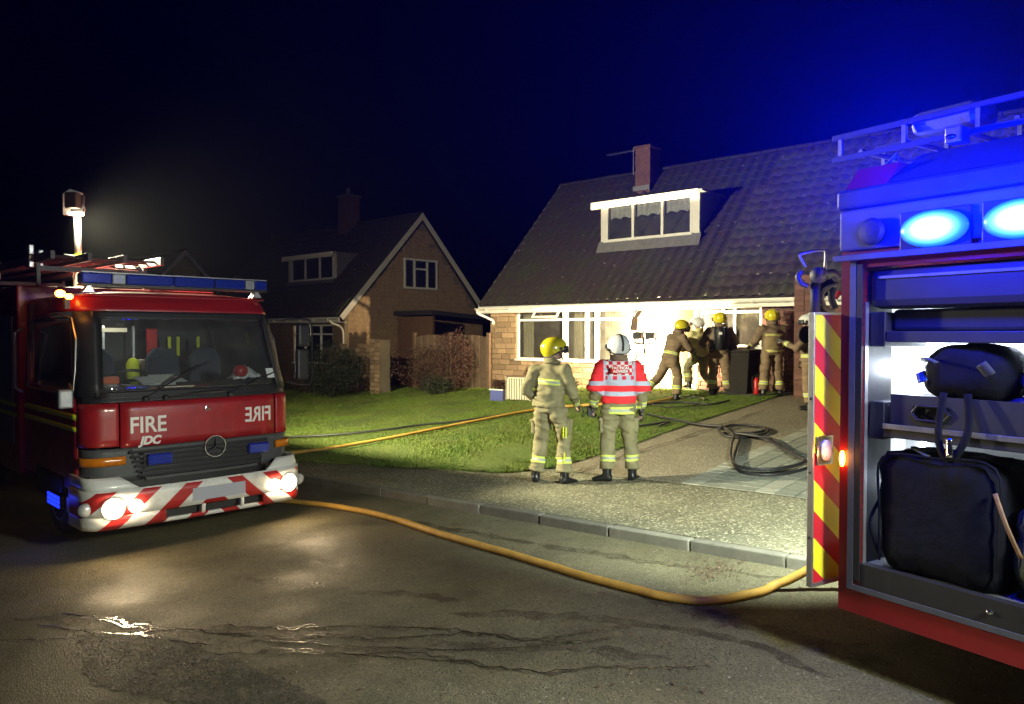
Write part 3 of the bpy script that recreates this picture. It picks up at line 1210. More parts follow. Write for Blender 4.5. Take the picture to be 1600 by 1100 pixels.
# gable window: built in its own little frame, turned to the gable
gw = empty('gable_window', (0, 0, 0))
gw.parent = H1
gw.location = (H1L + .02, 0, 0)
gw.rotation_euler = (0, 0, R(90))
b = MB()
fx0, fx1, fz0, fz1 = 2.71, 4.43, 3.6, 4.78
for a in ((fx0, fx1, fz0, fz0 + .08), (fx0, fx1, fz1 - .08, fz1), (fx0, fx0 + .07, fz0 + .08, fz1 - .08), (fx1 - .07, fx1, fz0 + .08, fz1 - .08),
          (3.2, 3.27, fz0 + .08, fz1 - .08), (3.86, 3.93, fz0 + .08, fz1 - .08), (3.27, 3.86, 4.35, 4.42)):
    b.box(a[0], a[1], -.06, .0, a[2], a[3])
b.build('frame', 'upvc', gw)
boxo('pane', 'pane', gw, fx0 + .05, fx1 - .05, -.02, -.012, fz0 + .05, fz1 - .05)
boxo('blind', 'curtain', gw, fx0 + .05, fx1 - .05, .002, .01, fz0 + .05, fz1 - .05)
# down pipe
MB().tube(smooth_path([(H1L - .3, -.43, 2.36), (H1L - .25, -.38, 2.25), (H1L - .05, -.06, 2.0), (H1L - .05, -.06, 1.0), (H1L - .05, -.06, .6)], 5), .036).build('rainwater_pipe', 'fascia', H1)
c1 = boxo('chimney', 'brick', H1, H1L - 4.6, H1L - 3.9, 3.0, 3.6, 5.6, 7.65)
boxo('chimney_cap', 'kerb', c1, H1L - 4.66, H1L - 3.84, 2.94, 3.66, 7.65, 7.72)
MB().lathe([(.1, 7.72), (.09, 7.98), (.11, 8.0), (.05, 8.06)], 12, Matrix.Translation((H1L - 4.25, 3.3, 0))).build('chimney_pot', 'steel', c1)
# lean-to roof on the gable side
lt = MB()
lt.prism([(2.2, 2.72), (7.2, 2.42), (7.2, 2.28), (2.2, 2.55)], H1L + .05, H1L + 2.2, 'x')
lean = lt.build('lean_to_roof', 'dark', H1)
boxo('lean_to_wall', 'wood', H1, H1L + .15, H1L + 2.1, 2.3, 2.4, -.2, 2.5)

# ---- third house, far off
H2L = 9.5
H2, D2 = house_shell(W(-42.8 - H2L, 16.5, .2), H2L, 'far dim house of which only the gable peak shows above the fire engine', 0, [], 30)
block_wall(H2, .1, D2 - .1, 0, 6.2, [], BLK, .42, .155, y=H2L + .02, joined=True, ax='y',
           poly=lambda y, z, wd: z < EZ + SL * (min(y, D2 - y) + .35 - wd / 2) - .25)
boxo('chimney', 'brick', H2, H2L - .5, H2L + .1, 4.4, 5.0, 5.0, 6.4)


# ------------------------------------------------------------------ garden wall, fence, bushes
gwl = empty('garden_wall', W(-22.6, 15.6, .15), ROT, 'rough stone garden wall with scalloped top before the dark gable', 'garden wall')
random.seed(21)
wl = MB()
wl.box(0, 3.2, 0, .2, -.4, 1.35)
wl.build('wall_core', 'mortar', gwl)
for j in range(11):
    x = random.uniform(-.2, 0)
    while x < 3.2:
        wd = random.uniform(.22, .42)
        top = 1.45 + .22 * abs(math.sin(x * 2.2))
        if j * .145 + .14 < top:
            o = inst('stone', random.choice(BLK), gwl)
            o.location = (x + wd / 2, -.02 - random.uniform(0, .02), j * .145 + .07)
            o.scale = (wd - .015, 1.4, .13)
        x += wd
gp = empty('stone_pier', W(-19.25, 14.9, .18), ROT, 'small rough stone pier beside the round dark bush', 'pier')
boxo('pier_core', 'mortar', gp, .02, .42, .02, .42, -.4, 1.7)
for j in range(13):
    for i in range(2):
        o = inst('stone', BLK[(i + j) % 4], gp)
        o.location = (.12 + i * .22 + random.uniform(-.02, .02), .0 - random.uniform(0, .03), j * .135 + .05)
        o.scale = (.2, 1.8, .125)

fe = empty('fence', W(-18.9, 16.4, .2), ROT, 'brown timber panel fence between the two houses', 'fence')
for i in range(3):
    boxo('post', 'fence', fe, i * 1.65 - .05, i * 1.65 + .05, -.05, .05, -.3, 1.9)
    if i == 2:
        break
    q = MB()
    for k in range(10):
        xa = i * 1.65 + .055 + k * .154
        q.box(xa, xa + .148, -.012 - (k % 2) * .01, .008 - (k % 2) * .01, .05, 1.78 + .06 * math.sin(k / 9 * PI))
    q.build('board_panel', 'fence', fe, kind='stuff')


def bush(name, c, rad, nleaf, size, m, label, cat='bush', dens=1., stems=7, group=None):
    root = empty(name, c, 0, label, cat, group)
    vs, fs = [], []
    rx, ry, rz = rad
    k = 0
    while k < nleaf:
        d = Vector((random.gauss(0, 1), random.gauss(0, 1), random.gauss(0, 1))).normalized()
        lump = 1 + .28 * noise.noise(d * 2.3 + Vector(c))
        r = (random.random() ** .35) * lump
        p = Vector((d.x * rx * r, d.y * ry * r, rz + d.z * rz * r))
        if noise.noise(p * 3.5 + Vector(c)) < -.22 or p.z < -.03:
            continue
        q = Vector((random.gauss(0, 1), random.gauss(0, 1), random.gauss(0, .6))).normalized() * size * random.uniform(.6, 1.3)
        s = q.cross(Vector((random.gauss(0, 1), random.gauss(0, 1), random.gauss(0, 1)))).normalized() * size * .35
        i = len(vs)
        vs += [p - s * .2, p + q * .5 + s, p + q, p + q * .5 - s]
        fs.append((i, i + 1, i + 2, i + 3))
        k += 1
    b = MB()
    b.add(vs, fs)
    b.build('foliage', m, root, fix=False, kind='stuff')
    s = MB()
    for k in range(stems):
        a = random.random() * 2 * PI
        s.tube([(0, 0, -.15), (math.cos(a) * rx * .3, math.sin(a) * ry * .3, rz * .8), (math.cos(a) * rx * .7, math.sin(a) * ry * .7, rz * 1.5)], [.02, .014, .005], 5)
    s.build('stems', 'bark', root)
    return root


bush('round_bush', W(-19.9, 13.9, gz(-19.9, 13.9)), (.95, .8, .85), 9000, .05, 'leafd', 'large round dark evergreen bush in front of the stone garden wall')
bush('russet_shrub', W(-21.6, 14.3, gz(-21.6, 14.3)), (.8, .5, .5), 3200, .045, 'leafr', 'low russet shrub left of the round dark bush')
bush('climbing_shrub', W(-17.6, 15.6, gz(-17.6, 15.6)), (1.0, .5, .75), 3200, .05, 'leafr', 'loose reddish shrub growing against the timber fence')
bush('tall_shrub', W(-16.4, 15.7, gz(-16.4, 15.7)), (.65, .45, .95), 4200, .05, 'leafr', 'tall reddish shrub close to the left corner of the floodlit house')
bush('low_plant', W(-16.2, 14.9, gz(-16.2, 14.9)), (.5, .4, .3), 1500, .05, 'leafd', 'low green plant at the foot of the tall reddish shrub', 'plant')
for k, (a, c) in enumerate([(920, 597), (985, 603), (905, 606)]):
    p = G(a, c)
    bush('border_plant', p, (.28, .2, .13), 420, .045, 'leafd', ['small green border plant under the long window between the two officers',
         'small green border plant under the long window behind the white helmet', 'low tuft of green beside the yellow helmeted firefighter at the wall'][k], 'plant', stems=3)

# blue box, pot plants and white panel by the wall
pb = G(781, 627)
bx = empty('storage_box', pb, ROT + R(8), 'blue plastic box holding potted plants at the left end of the lit wall', 'box')
q = MB()
for a in ((-.19, .19, -.15, -.13), (-.19, .19, .13, .15), (-.19, -.17, -.13, .13), (.17, .19, -.13, .13)):
    q.box(a[0], a[1], a[2], a[3], .02, .3)
q.box(-.17, .17, -.13, .13, .02, .04)
q.build('tub', 'bluebox', bx, bev=.006)
boxo('rim', 'upvc', bx, -.21, .21, -.17, -.152, .285, .315)
for dx, hh in ((-.08, .22), (.1, .3)):
    bush('potted_plant', pb + Vector((dx, .02, .2)), (.14, .12, .17), 420, .05, 'leafr', 'small reddish potted plant standing in the blue box, %s one' % ('left' if dx < 0 else 'taller right'), 'potted plant', stems=3)
rp = empty('radiator_panel', G(810, 629), ROT + R(12), 'cream slatted metal panel leaning beside the blue box on the lawn', 'radiator')
boxo('back_plate', 'cream', rp, -.32, .32, .03, .06, .06, .62, .005)
boxo('top_grille', 'wood', rp, -.33, .33, -.02, .12, .62, .66, .004)
boxo('side_cover', 'cream', rp, -.335, -.32, -.03, .1, .05, .62)
boxo('side_cover', 'cream', rp, .32, .335, -.03, .1, .05, .62)
sl = MB().box(-.022, .022, -.02, .03, .08, .58).mesh('slat', 'cream')
for k in range(9):
    inst('slat', sl, rp, Matrix.Translation((-.28 + k * .07, 0, 0)))
bush('potted_plant', G(828, 612) + Vector((0, 0, .1)), (.22, .18, .28), 700, .05, 'leafr', 'reddish pot plant showing above the cream slatted panel', 'potted plant', stems=4)


# ------------------------------------------------------------------ left fire engine
TZ = -.15
T1 = empty('fire_engine', (-3.395, 8.355, TZ), R(45), 'red fire engine facing the street with lit headlamps and red and white striped bumper', 'fire engine')


def lerp(a, b, t):
    return a + (b - a) * t


def tab(z, T):
    for (za, va), (zb, vb) in zip(T, T[1:]):
        if z <= zb:
            return lerp(va, vb, max(0, min(1, (z - za) / (zb - za))))
    return T[-1][1]


FY = [(.7, .03), (1.5, .03), (1.6, .07), (2.46, .36), (2.6, .46), (2.72, .62)]
FW = [(.7, 1.13), (1.6, 1.13), (2.46, 1.06), (2.62, 1.02), (2.72, .95)]


def shell(s, z, off=0., FYt=FY, FWt=FW, r=.2, crown=.07):
    f = tab(z, FYt)
    wd = tab(z, FWt)
    sg = 1 if s >= 0 else -1
    a = abs(s)
    Fs, arc = .93, r * PI / 2
    if a <= Fs:
        x = a / Fs * (wd - r)
        y = f + crown * (x / wd) ** 2
        nx, ny = crown * 2 * x / wd ** 2, -1
    elif a <= Fs + arc:
        t = (a - Fs) / r
        yc = f + crown * ((wd - r) / wd) ** 2
        x = wd - r + r * math.sin(t)
        y = yc + r - r * math.cos(t)
        nx, ny = math.sin(t), -math.cos(t)
    else:
        x = wd
        y = f + crown * ((wd - r) / wd) ** 2 + r + (a - Fs - arc)
        nx, ny = 1, 0
    l = math.hypot(nx, ny)
    return Vector((sg * (x + nx / l * off), y + ny / l * off, z))


SARC = .93 + .2 * PI / 2


def s_of_y(y, z):
    return SARC + y - (tab(z, FY) + .07 * .67 + .2)


def cab_patch(name, m, s0, s1, z0, z1, off=0., th=.015, ns=14, nz=6, bev=.004, parent=None, skew=None, **kw):
    b = MB()
    b.grid(lambda i, j: shell(lerp(s0, s1, i) + (skew(i, j) if skew else 0), lerp(z0, z1, j), off), ns, nz)
    o = b.build(name, m, parent or T1, smooth=True, **kw)
    md = o.modifiers.new('s', 'SOLIDIFY')
    md.thickness = th
    md.offset = 0
    return o


cab_patch('front_panel', 'red', -.80, .90, 1.07, 1.53, .0)
cab_patch('corner_panel', 'red', -SARC - .02, -.815, 1.09, 1.53, .0)
cab_patch('corner_panel', 'red', .915, SARC + .02, 1.07, 1.53, .0)
cab_patch('scuttle', 'black', -SARC, SARC, 1.535, 1.60, .004)
ws = cab_patch('windscreen', 'pane', -.98, .98, 1.60, 2.46, -.006, .006, 16, 8)
cab_patch('screen_surround', 'black', -1.03, 1.03, 2.40, 2.475, .004, parent=T1)
cab_patch('screen_surround', 'black', -1.02, 1.02, 1.575, 1.64, .006, parent=T1)
for s in (-1, 1):
    cab_patch('pillar', 'black', s * .97, s * (SARC + .06), 1.60, 2.47, .003, ns=8)
cab_patch('roof_brow', 'red', -SARC - .9, SARC + .9, 2.475, 2.66, .004, ns=40, nz=5)
# roof cap
rc = MB()
rc.grid(lambda i, j: Vector((lerp(-1, 1, i) * .99, lerp(.48, 2.3, j), 2.655 + .06 * (1 - (2 * i - 1) ** 4) * min(1, j * 6))), 14, 10)
rc.build('roof', 'redd', T1, smooth=True, solid=.02)
# black grille band with the lower corners
cab_patch('lower_panel', 'grey', -SARC - .03, SARC + .03, .72, 1.065, -.012, ns=30)
cab_patch('grille_back', 'black', -.62, .72, .73, 1.04, .004, ns=18)
g = MB()
for i in range(6):
    z = .76 + i * .05
    e = .64 + (z - .76) * .35
    g.grid(lambda a, c: shell(lerp(-e, e + .06, a), z + .026 * c, .020 + .016 * (1 - c)), 18, 1)
gr = g.build('grille', 'dgrey', T1, smooth=False, solid=.012)
fr = MB()
for (sa, za, sb, zb) in ((-.70, 1.04, .78, 1.04), (-.70, 1.04, -.56, .73), (.78, 1.04, .66, .73), (-.56, .73, .66, .73)):
    fr.grid(lambda a, c: shell(lerp(sa, sb, a), lerp(za, zb, a) + .03 * c - .015, .022), 18, 1)
fr.build('grille_frame', 'grey', gr, solid=.02)
# badge: ring with a three pointed star
bd = MB()
C0 = shell(.155, 1.0, .04)
bd.X = Matrix.Translation(C0) @ Matrix.Rotation(R(90), 4, 'X')
bd.tube([(math.cos(a) * .115, math.sin(a) * .115, 0) for a in np.linspace(0, 2 * PI, 37)[:-1]], .008, 6, loop=True)
for k in range(3):
    a = PI / 2 + k * 2 * PI / 3
    c, s_ = math.cos(a), math.sin(a)
    p0 = Vector((c * .11, s_ * .11, 0))
    l_ = Vector((math.cos(a + PI / 3) * .014, math.sin(a + PI / 3) * .014, 0))
    r_ = Vector((math.cos(a - PI / 3) * .014, math.sin(a - PI / 3) * .014, 0))
    bd.add([p0, l_, Vector((0, 0, .014)), r_, Vector((0, 0, -.01))], [(0, 1, 2), (0, 2, 3), (0, 4, 1), (0, 3, 4)])
bd.build('badge', 'chrome', T1)
b = MB()
b.X = Matrix.Translation(C0 + Vector((0, .016, 0))) @ Matrix.Rotation(R(90), 4, 'X')
b.lathe([(.108, -.02), (.108, 0)], 28)
b.build('badge_backing', 'black', T1)
# amber indicators
cab_patch('indicator', 'amberglass', -1.20, -.76, .90, .985, .02, .03, 10, 2)
cab_patch('indicator', 'amberglass', .90, 1.20, .90, .985, .02, .03, 10, 2)
# blue grille lamps
for sx in (-.44, .66):
    p = shell(sx, .93, .05)
    q = MB().box(-.125, .125, -.04, .04, -.06, .06).build('grille_lamp', 'blueglass', T1, bev=.02)
    q.location = p
    q2 = MB().box(-.15, .15, .03, .05, -.075, .075).build('bracket', 'black', q, bev=.01)
# lettering


def shell_text(txt, size, s0, z0, flip=1, wide=1., shear=0., bold=.004):
    me = text_mesh(txt, size, .0015, shear, bold)
    for v in me.vertices:
        x, y, z = v.co
        v.co = shell(s0 + x * flip * wide, z0 + y, .012 + z)
    if flip < 0:
        me.flip_normals()
    me.materials.clear()
    me.materials.append(MT['letter'])
    return inst('lettering', me, T1)


shell_text('FIRE', .235, -.535, 1.215, 1, .86)
shell_text('FIRE', .235, .69, 1.235, -1, .78)
shell_text('JDC', .115, -.52, 1.09, 1, 1, .25, .006)
b = MB()
b.X = Matrix.Translation(shell(.08, 1.42, .008)) @ Matrix.Rotation(R(90), 4, 'X')
b.lathe([(.03, 0), (.03, .012), (.02, .014)], 16)
b.build('lock', 'chrome', T1)
# wipers
for x0, x1, zz in ((-.55, .05, 1.9), (-.35, .35, 1.60), (.35, .95, 1.78)):
    b = MB()
    b.tube([shell(x0, 1.565, .03), shell((x0 + x1) / 2, (1.6 + zz) / 2, .05), shell(x1, zz, .03)], .009, 6)
    b.ball(shell(x0, 1.56, .025), .035)
    b.tube([shell(lerp(x0, x1, .35), lerp(1.60, zz, .3), .022), shell(x1 + .12, zz + .03, .015)], .007, 5)
    b.build('wiper', 'black', T1)

# bumper
BW = [(.2, 1.17), (.8, 1.17)]
BY = [(.2, -.08), (.34, -.16), (.7, -.16), (.8, -.10)]


def bsh(s, z, off=0.):
    return shell(s, z, off, BY, BW, .2, .07)


ms = bpy.data.materials.new('bumper_stripes')
nt, bs_ = nodes(ms)
tc = newn(nt, 'ShaderNodeTexCoord')
sx = newn(nt, 'ShaderNodeSeparateXYZ')
nt.links.new(tc.outputs['Object'], sx.inputs[0])
ax = math_n(nt, 'ABSOLUTE', math_n(nt, 'ADD', sx.outputs[0], -.08))
st = math_n(nt, 'FRACT', math_n(nt, 'MULTIPLY', math_n(nt, 'ADD', math_n(nt, 'MULTIPLY', ax, .92), sx.outputs[2]), 2.55))
red = math_n(nt, 'LESS_THAN', st, .42)
inz = math_n(nt, 'LESS_THAN', sx.outputs[2], .665)
dirt = mixcol(nt, ramp(nt, noise_tex(nt, tc.outputs['Object'], 6, 5), .45, .8), (.78, .78, .76), (.5, .48, .42))
cc = mixcol(nt, math_n(nt, 'MULTIPLY', red, inz), dirt, (.42, .02, .02))
nt.links.new(cc, bs_.inputs['Base Color'])
bs_.inputs['Roughness'].default_value = .4
MT['stripes'] = ms


def bump_patch(s0, s1, z0, z1, name='bumper', off=0., m='stripes', parent=None, ns=16):
    b = MB()
    b.grid(lambda i, j: bsh(lerp(s0, s1, i), lerp(z0, z1, j), off), ns, 3)
    o = b.build(name, m, parent or T1, smooth=True)
    md = o.modifiers.new('s', 'SOLIDIFY')
    md.thickness = .03
    md.offset = 0
    return o


bp = bump_patch(-1.6, 1.6, .42, .68, 'bumper', ns=44)
for (a, c) in ((-1.6, -.42), (.62, 1.6)):
    bump_patch(a, c, .29, .42, 'bumper_section', parent=bp)
    md = None
bump_patch(-.42, .62, .29, .325, 'bumper_lip', parent=bp)
for a in (-.06, .36):
    bump_patch(a, a + .03, .325, .42, 'bumper_bar', m='white', parent=bp, ns=2)
boxo('bumper_recess', 'black', bp, -.5, .68, -.02, .1, .28, .5)
# horns of the bumper rising either side of the grille
for s in (-1, 1):
    b = MB()
    b.grid(lambda i, j: bsh(s * lerp(.66 + .16 * j, 1.6, i), lerp(.68, .80, j), -.004), 14, 3)
    o = b.build('bumper_end', 'white', bp, smooth=True)
    md = o.modifiers.new('s', 'SOLIDIFY')
    md.thickness = .025
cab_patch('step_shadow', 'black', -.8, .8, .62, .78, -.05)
pl = MB()
pl.grid(lambda i, j: bsh(lerp(-.16, .40, i), lerp(.465, .60, j), .03), 4, 2)
pl.build('number_plate', 'plate', T1, solid=.012)
pl = MB()
pl.grid(lambda i, j: bsh(lerp(-.175, .415, i), lerp(.45, .615, j), .014), 4, 2)
pl.build('plate_surround', 'white', T1, solid=.012)
# headlamps
for i, sx_ in enumerate((-.90, .93)):
    p = bsh(sx_, .50, .012)
    hl = empty('headlamp', p)
    hl.parent = T1
    hl.rotation_euler = (R(90), 0, R(6 if sx_ > 0 else -6))
    MB().lathe([(.10, -.03), (.108, 0), (.108, .018), (.098, .02)], 24).build('bezel', 'white', hl, smooth=False)
    MB().lathe([(.096, .0), (.096, .018), (.05, .03)], 24).build('lens', 'E_head', hl, smooth=False)
    p2 = bsh(sx_ + (.2 if sx_ > 0 else -.22), .50, .012)
    h2 = MB().ball((0, 0, 0), (.09, .05, .075), 16, 8).build('fog_lamp', 'lamp_off', T1, smooth=True)
    h2.location = p2 + Vector((0, .02, 0))
    MB().lathe([(.066, .0), (.066, .018), (.03, .026)], 20, Matrix.Translation((.205 if i == 0 else -.19, 0, .012))).build('bloom_disc', 'E_head', hl, smooth=False)  # added glowing disc, widens the headlamp's bloom
    l = lamp('headlamp_beam', 'SPOT', p + Vector((0, -.14, 0)), 80 if i == 0 else 75, (1, .76, .46), T1, .08, p + Vector((0, -10, -.3)), 84, 1.0)
    l = lamp('headlamp_bloom', 'POINT', p + Vector((0, -.065, .0)), 15, (1, .72, .4), T1, .05)  # added point light before the lens, whitens the bumper like bloom
# front registration of the wheel, axle and chassis
for sx_ in (-1, 1):
    wx = sx_ * .93
    b = MB()
    b.X = Matrix.Translation((wx, 1.25, .47)) @ Matrix.Rotation(R(90), 4, 'Y')
    b.lathe([(.3, -.14), (.42, -.14), (.465, -.10), (.47, 0), (.465, .10), (.42, .14), (.3, .14)], 30)
    wo = b.build('wheel', 'rubber', T1, smooth=True)
    b = MB()
    b.X = Matrix.Translation((wx, 1.25, .47)) @ Matrix.Rotation(R(90), 4, 'Y')
    b.lathe([(.28, -.12), (.3, -.145), (.1, -.1)], 20)
    b.lathe([(.28, .12), (.3, .145), (.1, .1)], 20)
    b.build('rim', 'alu_dull', wo)
    b = MB()
    b.X = Matrix.Translation((sx_ * .95, 5.2, .47)) @ Matrix.Rotation(R(90), 4, 'Y')
    b.lathe([(.3, -.2), (.45, -.2), (.47, -.1), (.47, .1), (.45, .2), (.3, .2)], 24)
    b.build('wheel', 'rubber', T1, smooth=True)
boxo('chassis', 'black', T1, -.75, .75, .3, 7.2, .35, .7)
# cab sides: doors, windows
for s in (-1, 1):
    for (ya, yb, nm) in ((.34, 2.28, 'door'),):
        b = MB()
        x = s * 1.13
        dm = cab_patch(nm, 'redd', s * (SARC + .025), s * (SARC + 2.06), .62, 1.60, .0, ns=12)
        dm2 = cab_patch('wheel_arch', 'black', s * (SARC + .5), s * (SARC + 1.5), .45, .72, .014, parent=dm, ns=8)
        cab_patch('yellow_band', 'hivis', s * (SARC + .03), s * (SARC + 2.05), 1.36, 1.42, .012, .004, 12, 1, parent=dm)
        cab_patch('yellow_band', 'hivis', s * (SARC + .03), s * (SARC + 2.05), 1.24, 1.29, .012, .004, 12, 1, parent=dm)
    cab_patch('side_window', 'pane', s * (SARC + .07), s * (SARC + 1.75), 1.61, 2.42, -.004, .006, 12, 5)
    b = MB()
    o_ = .012
    pts = [(-.02, 1.66), (-.02, 2.40), (1.60, 2.40), (1.72, 2.34), (1.74, 2.24), (1.74, 1.70), (1.66, 1.62), (.35, 1.62), (.12, 1.72)]
    path = []
    for (a, z) in pts:
        path.append(shell(s * (SARC + .07 + a), z, o_))
    b.tube(smooth_path(path, 3, True), .011, 6, loop=True)
    b.build('window_trim', 'steel', T1)
    cab_patch('rear_pillar', 'redd', s * (SARC + 1.76), s * (SARC + 2.06), 1.60, 2.47, .0)
    cab_patch('roof_side', 'redd', s * (SARC + .9), s * (SARC + 2.06), 2.42, 2.66, .0)
b = MB()
b.X = Matrix.Translation((-1.24, .30, 1.56))
b.box(-.07, .07, -.04, .05, -.07, .12)
b.build('corner_mirror', 'alu_dull', T1, bev=.02)
# blue side strobe and white marker
st_ = boxo('side_strobe', 'black', T1, -1.19, -1.15, .72, 1.20, .39, .54, .01)
qq = MB()
for i in range(6):
    for j in range(3):
        qq.box(-1.2, -1.19, .74 + i * .075, .79 + i * .075, .402 + j * .045, .434 + j * .045)
qq.build('strobe_cells', 'E_bluedim', st_)
lamp('strobe_light', 'POINT', (-1.35, .95, .47), 1.2, (.03, .05, 1), T1, .06)
boxo('side_marker', 'upvc', T1, -1.185, -1.16, .42, .52, .40, .56, .006)
# mirrors
for s in (1,):
    mr = MB()
    mr.tube(smooth_path([(s * 1.10, .22, 2.40), (s * 1.30, .12, 2.42), (s * 1.40, .08, 2.36), (s * 1.41, .08, 2.0), (s * 1.40, .08, 1.68), (s * 1.32, .1, 1.62), (s * 1.13, .2, 1.66)], 5), .013, 6)
    m_ = mr.build('mirror_arm', 'black', T1)
    boxo('mirror', 'black', m_, s * 1.22, s * 1.38, .05, .13, 2.08, 2.36, .03)
    boxo('mirror_glass', 'alu_dull', m_, s * 1.21, s * 1.36, .132, .137, 1.70, 2.04, .004)
    boxo('mirror_back', 'black', m_, s * 1.21, s * 1.37, .06, .131, 1.68, 2.06, .03)
# light bar
lb = empty('light_bar', (0, 0, 0))
lb.parent = T1
lbx = [(-1.0, -.70, 'blueglass'), (-.70, -.56, 'lamp_off'), (-.56, -.05, 'blueglass'), (-.045, .42, 'blueglass'), (.425, .80, 'blueglass'), (.80, .92, 'lamp_off'), (.92, 1.08, 'blueglass')]
for a, c, m in lbx:
    boxo('lens', m, lb, a + .003, c - .003, .56, .74, 2.775, 2.885, .014)
boxo('base_rail', 'black', lb, -1.0, 1.08, .57, .73, 2.75, 2.772)
boxo('top_rail', 'alu_dull', lb, -1.0, 1.08, .57, .73, 2.888, 2.90)
for x in (-.93, .95):
    b = MB()
    b.prism([(x - .05, 2.68), (x + .07, 2.68), (x + .03, 2.752), (x, 2.752)], .6, .63)
    b.prism([(x - .05, 2.68), (x + .07, 2.68), (x + .03, 2.752), (x, 2.752)], .68, .7)
    b.build('foot', 'steel', lb)
for x in (-.42, .75, -.63, .86):
    p = MB().ball((x, .64, 2.83), .022, 10, 6).build('bulb', 'chrome', lb)
# amber lamp on the cab corner
am = empty('corner_lamp', (0, 0, 0))
am.parent = T1
MB().box(-1.15, -1.10, .60, .66, 2.50, 2.60).build('bracket', 'black', am)
MB().ball((-1.16, .72, 2.66), (.05, .05, .04), 12, 8).build('bulb', 'E_amber', am)
MB().ball((-1.15, .45, 2.62), (.04, .04, .03), 12, 8).build('bulb', 'E_amber', am)
lamp('amber_light', 'POINT', (-1.27, .55, 2.66), 2.2, (1, .42, .08), T1, .03)

# cab interior
inn = empty('cab_interior', (0, 0, 0))
inn.parent = T1
b = MB()
b.grid(lambda i, j: Vector((lerp(-1.05, 1.05, i), lerp(.14, .62, j) + .04 * (2 * i - 1) ** 2, 1.60 + .10 * math.sin(j * PI) + .02 * noise.noise(Vector((i * 5, j * 2, 0))))), 20, 8)
b.build('dashboard', 'black', inn, smooth=True, solid=.03)
boxo('dash_front', 'black', inn, -1.05, 1.05, .6, .64, .8, 1.6)
boxo('cab_floor', 'black', inn, -1.08, 1.08, .1, 2.3, .75, .8)
sw = MB()
sw.X = Matrix.Translation((-.52, .72, 1.72)) @ Matrix.Rotation(R(-35), 4, 'X')
sw.tube([(math.cos(a) * .21, math.sin(a) * .21, 0) for a in np.linspace(0, 2 * PI, 25)[:-1]], .016, 6, loop=True)
sw.bar((-.2, 0, 0), (.2, 0, 0), .04, .015)
sw.tube([(0, 0, 0), (0, 0, -.3)], .03)
sw.build('steering_wheel', 'black', inn)


def seat(x, y, m='seat'):
    b = MB()
    b.box(x - .24, x + .24, y, y + .48, 1.25, 1.38)
    o = b.build('seat', m, inn, bev=.04)
    b = MB()
    b.prism([(x - .23, 1.38), (x + .23, 1.38), (x + .19, 1.95), (x + .1, 2.06), (x - .1, 2.06), (x - .19, 1.95)], y + .42, y + .54)
    b.build('seat_back', m, o, bev=.03)
    return o


seat(-.62, .95)
seat(.15, 1.0)
seat(.68, 1.0)
# crew cab behind: locker frame with yellow cylinders, lit by the cabin lamp
boxo('crew_bulkhead', 'dgrey', inn, -1.1, 1.1, 2.22, 2.26, .8, 2.6)
for x in (-.75, -.4, -.05):
    boxo('rack_post', 'steel', inn, x, x + .025, 1.9, 1.93, 1.5, 2.34)
boxo('rack_shelf', 'cream', inn, -.98, -.80, 1.88, 2.0, 2.26, 2.31)
boxo('rack_shelf', 'cream', inn, -.52, -.12, 1.88, 2.0, 2.26, 2.31)
for x in (-.72, -.10):
    b = MB()
    b.X = Matrix.Translation((x, 1.75, 1.72))
    b.lathe([(.03, -.2), (.075, -.16), (.08, .15), (.05, .2), (.02, .22)], 14)
    b.build('air_cylinder', 'hivis', inn, smooth=True)
    b = MB()
    b.box(x + .07, x + .2, 1.72, 1.82, 1.62, 1.92)
    b.build('locker_box', 'cream', inn, bev=.02)
boxo('fire_blanket', 'extred', inn, .1, .22, 1.8, 1.86, 1.75, 2.3, .01)
for x in (.35, .46, .72):
    boxo('grab_strap', 'hivis', inn, x, x + .035, 1.8, 1.82, 1.95, 2.2)
boxo('orange_pad', 'orange', inn, -.86, -.66, .5, .6, 1.70, 1.78, .01)
for k, (x, y, rz, rx) in enumerate(((-.40, .36, 12, 20), (-.28, .34, -14, 28), (-.15, .40, 5, 12))):
    b = MB()
    b.X = Matrix.Translation((x, y, 1.73)) @ Matrix.Rotation(R(rz), 4, 'Z') @ Matrix.Rotation(R(rx), 4, 'X')
    b.box(-.13, .13, -.1, .12, 0, .004)
    b.build('paper', 'paper', inn)
boxo('clip_board', 'cream', inn, -.34, .02, .2, .28, 1.655, 1.67)
b = MB()
b.grid(lambda i, j: Vector((.52 + .36 * i, .30 + .2 * j, 1.72 + .13 * math.sin(i * PI) * math.sin(j * PI) + .05 * noise.noise(Vector((i * 7, j * 6, 2))))), 12, 8)
b.build('carrier_bag', 'paper', inn, smooth=True, solid=.01)
MB().ball((.62, .34, 1.80), (.09, .07, .08)).build('red_pouch', 'extred', inn, smooth=True)
b = MB()
b.grid(lambda i, j: shell(lerp(.87, 1.0, i), lerp(1.72, 1.83, j), .004), 2, 2)
b.build('windscreen_sticker', 'paper', T1)
lamp('cabin_lamp', 'POINT', (-.3, 1.6, 2.38), 4, (1, .95, .7), inn, .06)
boxo('cabin_lamp_lens', 'E_white', inn, -.36, -.24, 1.56, 1.64, 2.43, 2.45)

lamp('mast_light', 'SPOT', (-.05, 4.15, 3.92), 1050, (1, .84, .62), T1, .14, (13.8, 15.5, .5), 88, .9)

# the body behind the cab
bd_ = boxo('body', 'redd', T1, -1.2, 1.2, 2.34, 7.4, .55, 2.82, .02)
for k in range(4):
    boxo('shutter', 'alu_dull', bd_, -1.215, -1.2, 2.55 + k * 1.2, 3.6 + k * 1.2, .9, 2.45, .01)
for z in (1.36, 1.24):
    boxo('yellow_band', 'hivis', bd_, -1.219, -1.216, 2.36, 7.38, z, z + .05)
